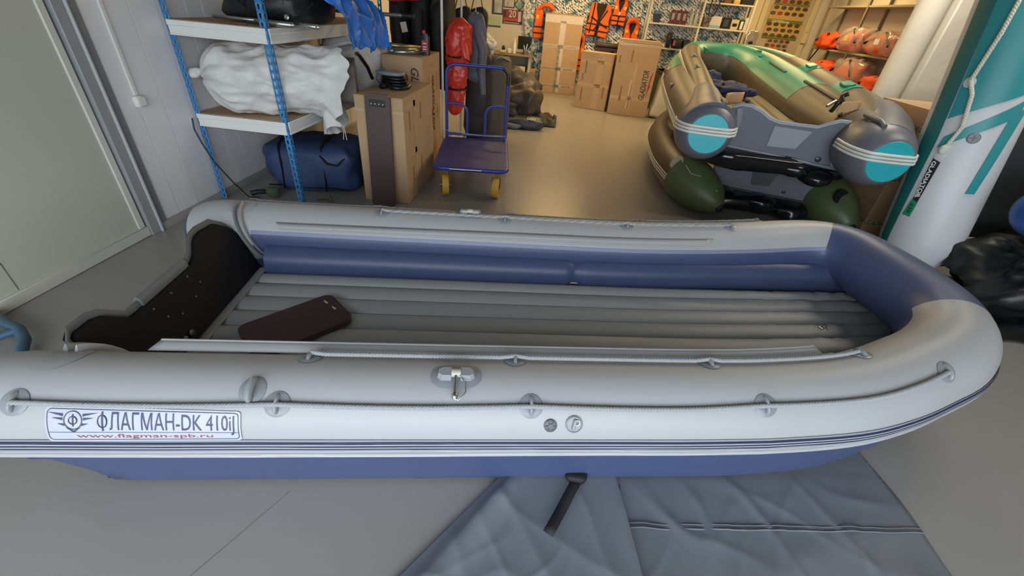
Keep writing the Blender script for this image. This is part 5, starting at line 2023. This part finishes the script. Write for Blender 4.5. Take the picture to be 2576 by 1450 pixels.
# handles and fittings on the tubes
def patch_box(path, rad, t_, fdeg, sx, sy, mt, nm, hnd=None):
    P_ = [gl(p) for p in smooth3(path)]
    R_ = interp(rad)
    fr = frames(P_)
    i = int(t_ * (len(fr) - 1))
    p, n, u = fr[i]
    nn = n * math.cos(R(fdeg)) + u * math.sin(R(fdeg))
    tn = (P_[min(i + 1, len(P_) - 1)] - P_[i - 1]).normalized()
    fm = frame(p + nn * R_[i], nn, tn)
    r_ = R_[i]
    m = MB()
    def g(a, b):
        x, y = (a - .5) * sx, (b - .5) * sy
        return fm @ Vector((x, r_ * math.sin(y / r_), r_ * math.cos(y / r_) - r_ + .005))
    m.grid(4, 8, g)
    o = m.obj(nm, mt, GB, 60)
    m = MB()
    m.box(-sx * .28, sx * .28, -sy * .22, sy * .22, .0, .022, .008, fm)
    m.obj('handle_grip', hnd or mt, o)
    return o
M_grn2 = mat('green_fitting', '2f8a70', .35)
patch_box(OUT, OR_, .735, 72, .26, .20, M_grn2, 'handle_pad')
patch_box(OUT, OR_, .835, 72, .28, .22, M_grn2, 'handle_pad')
patch_box(OUT, OR_, .24, 150, .10, .06, M_sg, 'rope_holder', M_fit)
patch_box(OUT, OR_, .12, 150, .10, .06, M_sg, 'rope_holder', M_fit)
patch_box(INN, IR_, .14, 110, .10, .06, M_olbr, 'rope_holder', M_fit)
patch_box(INN, IR_, .20, 100, .10, .06, M_olbr, 'rope_holder', M_fit)
patch_box(INN, IR_, .64, 75, .09, .09, M_grn2, 'rope_holder')
patch_box(INN, IR_, .67, 60, .09, .09, M_grn2, 'rope_holder')
patch_box(INN, IR_, .37, 30, .09, .08, M_grn2, 'rope_holder')
for a_, b_, f_ in ((.72, .80, 62), (.85, .95, 70)):
    P_ = [gl(p) for p in smooth3(INN)]
    R_ = interp(IR_)
    fr = frames(P_)
    k = len(fr)
    m = MB()
    m.tube([p + n * math.cos(R(f_)) * (r_ + .004) + u * math.sin(R(f_)) * (r_ + .004) for (p, n, u), r_ in zip(fr[int(a_ * k):int(b_ * k)], R_[int(a_ * k):int(b_ * k)])], .017, 8, flat=.7)
    m.obj('seat_rail', mat('dark_green_rail', '1f5446', .5) if a_ < .8 else mat('dark_brown_rail', '3a3428', .5), GB, 60)
o = patch_box(OUT, OR_, .215, 155, .16, .11, mat('sticker_white', 'cfc3b4', .4), 'sticker', M_prtr)

# things lying in the upper boat
t = thing('navy_cloth', 'crumpled navy cloth lying in the bow of the upper olive boat', 'cloth', (1.86, 5.50, .93))
m = MB()
m.blob((.0, -.12, .07), (.50, .34, .14), 33, .30, 7, .8, 50, 26, .16, 20)
m.blob((-.13, .16, .11), (.22, .34, .20), 35, .25, 7, .8, 36, 22, .14, 20)
m.obj('cloth', mat('navy_cloth', '2b3352', .7, .12, 8), t, 70)
for lb, c in (('buff paper tag lying at the left inside the olive boat', (1.66, 4.52, 1.02)), ('buff paper tag hung on the black clip of the right tube', (2.40, 4.00, 1.10))):
    t = thing('paper_tag', lb, 'tag', c, R(20), 'buff paper tags')
    m = MB()
    m.grid(6, 4, lambda u, v: (-.09 + .18 * u, .015 * math.sin(u * 5), -.05 + .10 * v + .02 * u))
    m.obj('card', mat('buff_card', 'c99f77', .6), t, 60, solid=.003)
t = thing('black_clip', 'black strap clip with chrome buckle on the right tube of the olive boat', 'clip', (2.36, 4.10, 1.11))
m = MB()
m.tube([(-.04, -.02, -.05), (0, 0, .02), (.03, .05, .06), (.07, .04, .09)], .018, 10)
m.tube([(.03, .03, .06), (.02, -.06, .0), (.0, -.10, -.07)], .014, 10)
m.obj('strap', M_gl, t, 60)
m = MB()
m.cyl((-.10, -.04, -.01), (-.02, .01, .03), .012, 12)
m.obj('buckle', M_steel, t, 60)

# lower boat of the stack
LB0 = Vector((2.1, 5.0, 0))
LB = thing('dark_olive_boat', 'dark olive inflatable boat with green cones, lower of the stack', 'boat', tuple(LB0))
def ll(p):
    return Vector(p) - LB0
LOW = [(1.44, 4.30, .26), (1.40, 5.0, .26), (1.50, 6.0, .28), (1.78, 6.8, .33), (2.2, 7.1, .36), (2.65, 6.9, .34), (2.86, 6.1, .28), (2.84, 5.1, .26), (2.74, 4.25, .26)]
usweep(LOW, [.225] * 9, 'side_tube', mat('dark_brown_pvc', '3d362d', .42, .05), LB, o=ll)
for a, b in (((1.44, 4.32, .26), (1.66, 3.94, .15)), ((2.74, 4.28, .26), (2.84, 3.86, .14))):
    a, b = ll(a), ll(b)
    m = MB()
    m.tube([a.lerp(b, t_) for t_ in (-.25, 0, .25, .5, .75, .92, 1.)], [.228, .228, .222, .195, .145, .085, .045], 30)
    o = m.obj('stern_cone', M_olgr, LB, 60)
    m = MB()
    d_ = (b - a).normalized()
    m.lathe([(.04, -.01), (.042, .012), (.03, .022)], 18, frame(b, d_, (0, 0, 1)))
    m.obj('cone_cap', M_bp, o)
m = MB()
fm = frame(ll((2.76, 4.02, .33)), (.25, -.9, .42), (.9, .3, .2))
m.prism(rrect(-.07, .07, -.12, .12, .06, 5), 0, .02, M=fm @ Matrix.Rotation(R(38), 4, 'Z'))
o = m.obj('rowlock_pad', M_bp, LB)
m = MB()
m.lathe([(.035, .02), (.035, .03), (.02, .034)], 18, fm @ Matrix.Translation((.01, -.045, 0)))
m.obj('valve_cap', M_steel, o)
for k in range(3):
    P_ = [ll(p) for p in smooth3(LOW)]
    fr = frames(P_)[:24]
    m = MB()
    m.tube([ll((1.60 - .012 * k, 3.98, .30 - .022 * k))] + [p + n * math.cos(R(172 + 6 * k)) * .232 + u * math.sin(R(172 + 6 * k)) * .232 for (p, n, u) in fr], .007, 6)
    m.obj('strake_ridge', M_ridge, LB, 60)
lb = ll((2.1, 4.3, 0))
def tl(a, b, d_=0.):
    return lb + e1 * a + n1 * d_ + Vector((0, 0, b))
T3 = MB().prism([(-.45, .22), (.50, .20), (.52, .50), (-.45, .50)], 0, .045, lambda a, b, d_: tl(a, b, d_)).obj('transom_board', mat('slate_board', '5a5d67', .5, .05), LB, 20)
MB().prism([(-.10, .45), (.14, .46), (.09, .31), (-.07, .30)], -.008, 0, lambda a, b, d_: tl(a, b, d_)).obj('motor_plate', M_bp, T3, 30)
m = MB()
m.tube([tl(-.42, .235, -.01), tl(.0, .225, -.01), tl(.46, .215, -.01)], .02, 8, flat=.6)
m.obj('edge_trim', mat('trim_dark', '44474f', .45), T3, 60)
m = MB()
m.lathe([(.016, 0), (.016, .01), (.008, .014)], 14, frame(tl(.24, .28, 0), (-.21, -.977, 0), (0, 0, 1)))
m.obj('drain_plug', M_bp, T3)
m = MB()
m.blob(ll((2.1, 4.6, .13)), (1.1, .9, .2), 44, .06, 3, .5, 40, 18, floor=.01 - 0)
m.obj('hull_bottom', M_bgloss, LB, 60)
for k, (a, b, w_) in enumerate(((-.30, .15, .24), (.05, .14, .34), (.34, .12, .30))):
    m = MB()
    m.blob(tl(a, b, -.02), (w_, .34, .20), 60 + k, .1, 4, .8, 26, 16, floor=.006)
    m.obj('hull_pod', M_bgloss, LB, 60)
m = MB()
m.tube([ll((1.30, 4.16, .46)), ll((1.36, 4.10, .40)), ll((1.44, 4.05, .40))], .004, 6)
m.lathe([(.07, 0), (.07, .004), (.06, .005)], 24, frame(ll((1.262, 4.33, .43)), (-.75, -.35, .62), (0, 0, 1)))
m.obj('emblem_patch', mat('emblem_pale', '9a9a94', .5), LB, 40)

# pale packet leaning between the lettered carton and the stack
t = thing('white_packet', 'long off-white wrapped packet leaning beside the large lettered carton', 'packet', (1.92, 8.85, 0), 0, None, (R(-6), R(9), 0))
m = MB()
m.blob((0, 0, .42), (.30, .22, .84), 66, .07, 4, .4, 30, 34, .05, 8)
m.obj('wrapper', mat('off_white_film', 'c9c2ae', .4, .05), t, 60)
m = MB()
m.tube([(-.05, -.05, .82), (-.05, -.06, .87), (.03, -.06, .87), (.04, -.05, .82)], .012, 8)
m.obj('carry_loop', mat('off_white_film', 'c9c2ae', .4, .05), t, 60)
t = thing('olive_crate', 'dark olive crate on the floor below the low shelf, behind the stack bow', 'crate', (2.25, 9.75, 0))
m = MB()
m.box(-.3, .3, -.25, .25, 0, .75, .01)
m.obj('crate_body', mat('olive_crate', '474534', .7, .1), t)
m = MB()
m.box(-.31, .31, -.26, .26, .70, .75, .008)
m.obj('crate_rim', mat('olive_crate_rim', '3a3829', .7, .1), t)

# ------------------------------------------------------------------ column and right-hand shelving
M_col = mat('whitewashed_concrete', 'd9d4c8', .8, .04, 4, .5, 14)
m = MB()
m.tube([(3.71, 5.66, 0), (3.71, 5.66, .7), (3.71, 5.66, 1.5), (3.71, 5.66, ZC)], .135, 32)
c1 = m.obj('wall_column_round', M_col, sharp=60)
struct(c1)
m = MB()
m.box(3.845, 4.275, 5.5, 5.95, 0, ZC, .015)
struct(m.obj('wall_column_square', M_col))
RS = thing('side_shelving', 'grey steel shelving full of bagged life jackets along the right wall', 'shelving', (5.18, 9.0, 0))
M_rs = mat('dull_grey_steel', '7d7764', .5, .05)
for y_ in (-1.32, .12, 1.40):
    for x_ in (-.17, .15):
        m = MB()
        m.box(x_ - .018, x_ + .018, y_ - .02, y_ + .02, 0, 2.5, .003)
        m.obj('post', M_rs, RS)
for z_ in (.45, .86, 1.37, 2.06):
    m = MB()
    m.box(-.18, .165, -1.33, 1.41, z_ - .03, z_, .003)
    m.obj('shelf_board', mat('shelf_khaki', 'a39a80', .5), RS)
M_or2 = mat('orange_jacket_fabric', 'd9501c', .65, .12, 7)
M_film = mat('clear_film', 'c9bcb4', .12, .1, 9, .4, 12, alpha=.42)
JK = [((5.08, 9.95, 1.371), (.34, .62, .26), 'loose orange life jacket with black straps at the far end of the middle side shelf', False),
      ((5.08, 9.15, 1.371), (.34, .80, .36), 'orange life jacket in a clear bag in the middle of the side shelf', True),
      ((5.08, 8.25, 1.371), (.34, .85, .34), 'orange life jacket with white label at the near end of the middle side shelf', True),
      ((5.08, 9.75, .861), (.34, .62, .30), 'small loose orange life jacket at the far end of the low side shelf', False),
      ((5.08, 8.85, .861), (.36, .90, .42), 'orange life jacket in a thick cloudy bag on the low side shelf', True),
      ((5.08, 8.0, .861), (.34, .60, .24), 'orange life jacket poking out of its bag at the near end of the low shelf', False)]
for k, (c, d_, lb, bag) in enumerate(JK):
    t = thing('life_jacket', lb, 'life jacket', c, 0, 'life jackets on the side shelving')
    m = MB()
    q = .84 if bag else 1.
    m.blob((0, 0, d_[2] / 2 * q), (d_[0] * q, d_[1] * q, d_[2] * q), 100 + k, .2, 4, .7, 34, 20, .1, 8)
    m.obj('jacket_body', M_or2, t, 70)
    m = MB()
    m.tube([(-d_[0] * .45, -d_[1] * .3, d_[2] * .4), (-d_[0] * .4, -.05, d_[2] * .95), (-.02, d_[1] * .2, d_[2] * .95), (-d_[0] * .5, d_[1] * .42, d_[2] * .45)], .022, 8, flat=.5)
    m.obj('strap', M_strap, t, 60)
    if bag:
        m = MB()
        m.blob((0, 0, d_[2] / 2), d_, 120 + k, .12, 5, .7, 34, 20, .12, 10)
        m.obj('plastic_bag', M_film, t, 70)
    if k in (1, 2):
        m = MB()
        m.box(-d_[0] * .52, -d_[0] * .50, -.02, .10, d_[2] * .45, d_[2] * .68)
        m.obj('label_patch', M_white if k == 2 else M_ye, t, 0)
t = thing('strap_end', 'dark strap dangling down from the loose jacket on the side shelving', 'strap', (5.02, 10.12, 1.0))
m = MB()
m.tube([(0, 0, .45), (-.03, .05, .30), (-.05, .16, .12), (-.05, .2, .0)], .02, 8, flat=.4)
m.obj('webbing', M_strap, t, 60)

# ------------------------------------------------------------------ tall carton by the column
t, w_, d_ = carton('carton', 'tall carton with green printed tape standing in front of the white column', 3.03, 3.72, 4.0, 4.62, 1.155, 'cartons by the column', mt=M_card2)
fl = lambda a, b: (-w_ - .0015, a, b)
ff = face_front(w_, d_)
for b0 in (1.0, .58, .16):
    strip(t, 'tape_strip', M_tape, ff, -w_, w_, b0 - .03, b0 + .03)
    strip(t, 'tape_strip', M_tape, fl, -d_, d_, b0 - .03, b0 + .03)
    for a0 in (-.345, .02):
        text_on('GLADIATOR', .045, lambda u, v, a0=a0, b0=b0: (a0 + u, -d_ - .003, b0 - .02 + v), width=.28, shear=.25, bold=.02).obj('printed_word', M_prtg, t, 0)
    text_on('GLADIATOR', .045, lambda u, v, b0=b0: (-w_ - .003, .0 - u, b0 - .02 + v), width=.30, shear=.25, bold=.02).obj('printed_word', M_prtg, t, 0)
text_on('GLADIATOR', .035, lambda u, v: (-.1 + u, -.2 + v, 1.157), width=.24, shear=.25, bold=.02).obj('printed_word', M_prtg, t, 0)
poly_on(t, 'printed_arrow', M_prt, fl, [(.2, .30), (.12, .30), (.16, .22)])

# ------------------------------------------------------------------ white and teal boat standing on its stern
SB0 = Vector((3.13, 3.42, 0))
SB = thing('standing_boat', 'white and teal inflatable boat standing upright on its tube ends by the tall carton', 'boat', tuple(SB0))
M_wpvc = mat('white_pvc', 'c9ccd0', .4, .02, 4)
M_tl = mat('teal_pvc', '2f8f95', .4, .04, 4)
M_tld = mat('teal_pvc_dark', '23706f', .4, .04, 4)
axS = Vector((-.067, .156, .986)).normalized()
sdS = Vector((.998, 0, .068)).normalized()
fnS = (-sdS.cross(axS)).normalized()
if fnS.y > 0:
    fnS = -fnS
def rs(s):
    if s < .30:
        return .26 * (.42 + .58 * math.sin(math.pi / 2 * min(1, max(0, s - .0) / .30)) ** .8)
    return .26
def st(s, f, off=0.):
    r_ = rs(s) + off
    return axS * s + sdS * (math.sin(R(f)) * r_) + fnS * (math.cos(R(f)) * r_)
def st_sheet(fn, nu, nv, nm, mt, parent=None):
    m = MB()
    m.grid(nu, nv, fn)
    return m.obj(nm, mt, parent or SB, 60)
m = MB()
ss = [.015, .03, .06, .1, .15, .2, .25, .3, .5, .8, 1.1, 1.4, 1.7, 2.0, 2.3, 2.6]
vs = []
for s in ss:
    for j in range(40):
        vs.append(st(s, j * 9))
m.add(vs, [(i * 40 + j, i * 40 + (j + 1) % 40, (i + 1) * 40 + (j + 1) % 40, (i + 1) * 40 + j) for i in range(len(ss) - 1) for j in range(40)] + [tuple(range(40)), tuple((len(ss) - 1) * 40 + j for j in range(40))])
m.obj('side_tube', M_wpvc, SB, 60)
m = MB()
m.tube([Vector((1.15, .58, .10)), Vector((1.15, .60, .3)), Vector((1.05, .80, 2.3))], [.15, .25, .25], 26)
m.obj('side_tube', M_wpvc, SB, 60)
m = MB()
m.tube([axS * 2.45, axS * 2.6 + Vector((.25, .05, .08)), axS * 2.6 + Vector((.75, .05, .08)), Vector((1.05, .80, 2.35))], .2, 24)
m.obj('bow_tube', M_tl, SB, 60)
m = MB()
m.grid(4, 10, lambda u, v: Vector((.15, .22, .25)).lerp(Vector((.0, .55, 2.2)), v) + Vector((.85 * u, .05, 0)))
m.obj('boat_floor', mat('standing_floor_dark', '2c3134', .6), SB, 60, solid=.05)
# teal edging, panels and stripes
st_sheet(lambda u, v: st(.16 + 2.2 * u, -72 - 28 * v if u > .4 else -(72 + 14 * (1 - u / .4)) - (28 - 10 * (1 - u / .4)) * v, .003), 40, 6, 'teal_edging', M_tld)
def lerp_poly(pts, nm, mt, off=.004, n=10):
    (a, b, c, d_) = pts
    def g(u, v):
        s = (a[0] * (1 - u) + b[0] * u) * (1 - v) + (d_[0] * (1 - u) + c[0] * u) * v
        f = (a[1] * (1 - u) + b[1] * u) * (1 - v) + (d_[1] * (1 - u) + c[1] * u) * v
        return st(s, f, off)
    return st_sheet(g, n, n, nm, mt)
lerp_poly([(1.184, -70), (1.355, 8), (2.4, 60), (2.4, -73)], 'teal_panel', M_tl, .004, 20)
lerp_poly([(1.355, 8), (1.40, 40), (2.4, 70), (2.4, 55)], 'teal_panel', M_tl, .004, 12)
lerp_poly([(.985, -68), (1.064, -64.5), (1.32, 12), (1.22, 12)], 'teal_stripe', M_tl, .0045, 14)
lerp_poly([(.69, -11), (.69, 2), (1.30, 22), (1.18, 0)], 'teal_stripe', M_tl, .005, 12)
o = lerp_poly([(.603, -70), (.585, -62), (.89, -55), (.915, -66)], 'name_decal', mat('decal_black', '1f2628', .4), .006)
lerp_poly([(.48, -76), (.47, -64), (.585, -61.5), (.612, -70.5)], 'number_decal', mat('decal_green', '1f8a63', .4), .006)
def dcl(u, v, L0, h):
    return None
text_on('GLADIATOR', .024, lambda u, v: st(.895 - u, -63.5 - (u / .28) * 3.0 + 0 + math.degrees((v - .006) / .26) , .0085), width=.275, bold=.03).obj('decal_lettering', M_white, o, 0)
text_on('AIRDECK', .011, lambda u, v: st(.74 - u, -68.2 + math.degrees((v - .004) / .26), .0085), width=.12, bold=.03).obj('decal_lettering', M_white, o, 0)
text_on('330', .022, lambda u, v: st(.575 - u, -70.5 + math.degrees((v) / .26), .0085), width=.075, bold=.0).obj('decal_lettering', mat('decal_black', '1f2628', .4), o, 0)
p = st(1.068, -30.5)
nrm = (p - axS * 1.068).normalized()
m = MB()
m.lathe([(.036, 0), (.036, .008), (.03, .012), (.001, .012)], 24, frame(p, nrm, axS))
o = m.obj('inflation_valve', mat('valve_grey', '6f7680', .4), SB, 30)
m = MB()
m.box(-.02, .02, -.004, .004, .012, .016, 0, frame(p, nrm, axS))
m.box(-.004, .004, -.02, .02, .012, .016, 0, frame(p, nrm, axS))
m.obj('valve_rib', mat('dark_grey_valve', '55595d', .4), o)
mr = rope([st(2.3, -40, .02), st(1.7, -50, .03), st(1.43, -60, .02), st(1.34, -52, .02), st(1.13, -47.5, .02), st(1.034, -53.4, .02), st(.965, -58, .01)], .013, .05, 6, 3)
mr.obj('grab_rope', mat('white_rope', 'd3d3c6', .7), SB, 60)
m = MB()
m.blob(st(.985, -56.5, .012), (.06, .04, .07), 3, .2, 9, .8, 18, 12)
m.obj('rope_knot', mat('white_rope', 'd3d3c6', .7), SB, 60)
for (s, f) in ((.93, -59), (1.42, -62)):
    m = MB()
    p = st(s, f)
    m.lathe([(.035, 0), (.034, .004), (.015, .01)], 20, frame(p, (p - axS * s), axS))
    m.obj('rope_holder', M_wpvc, SB, 40)

# ------------------------------------------------------------------ black covers and blue boat at the right edge
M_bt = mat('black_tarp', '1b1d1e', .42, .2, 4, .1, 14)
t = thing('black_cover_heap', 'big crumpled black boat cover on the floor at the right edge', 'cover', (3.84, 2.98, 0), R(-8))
m = MB()
m.blob((0.08, -.03, .24), (1.25, .80, .60), 71, .26, 2.4, .75, 80, 40, .16, 7, floor=.004)
m.obj('cover_fold', M_bt, t, 70)
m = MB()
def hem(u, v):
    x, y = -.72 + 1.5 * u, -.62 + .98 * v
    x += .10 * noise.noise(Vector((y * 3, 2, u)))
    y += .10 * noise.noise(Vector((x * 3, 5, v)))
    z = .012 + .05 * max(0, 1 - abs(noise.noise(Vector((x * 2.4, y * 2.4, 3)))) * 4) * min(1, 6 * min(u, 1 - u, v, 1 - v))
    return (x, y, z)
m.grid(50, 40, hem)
m.obj('shade_hem', M_bt, t, 70, solid=.003)  # flat hem of the cover, laid to darken floor that lies in shade
m = MB()
m.blob((.48, .42, .55), (.75, .36, 1.15), 75, .18, 2, .6, 50, 34, .10, 4, floor=.004)
m.obj('cover_fold', M_bt, t, 70)
m = MB()
m.tube([(-.66, .20, .16), (-.56, .27, .18), (-.46, .30, .18)], .032, 12)
m.obj('cover_roll', M_bt, t, 60)
m = MB()
m.tube([(-.30, .26, .40), (-.1, .22, .42), (.2, .1, .40)], .035, 12)
m.obj('cover_roll', M_bt, t, 60)
t = thing('blue_boat', 'blue boat tube end with white ridged strake above the black cover', 'boat', (3.36, 2.98, .735), 0)
m = MB()
d_ = Vector((.95, .25, .12)).normalized()
m.tube([d_ * q for q in (-.20, -.17, -.12, -.05, .1, .4, .9)], [.06, .11, .15, .175, .19, .2, .2], 30)
o = m.obj('side_tube', mat('blue_pvc', '2f5596', .38, .06), t, 60)
for k in range(3):
    m = MB()
    m.tube([d_ * q + Vector((-.35, -.9, .25)).normalized() * (r_ + .004) + Vector((0, 0, .03 - .022 * k)) for q, r_ in ((-.21, .05), (-.17, .11), (-.12, .148), (-.05, .172), (.1, .188), (.4, .198), (.9, .198))], .008, 8)
    m.obj('strake_ridge', M_ridge, o, 60)
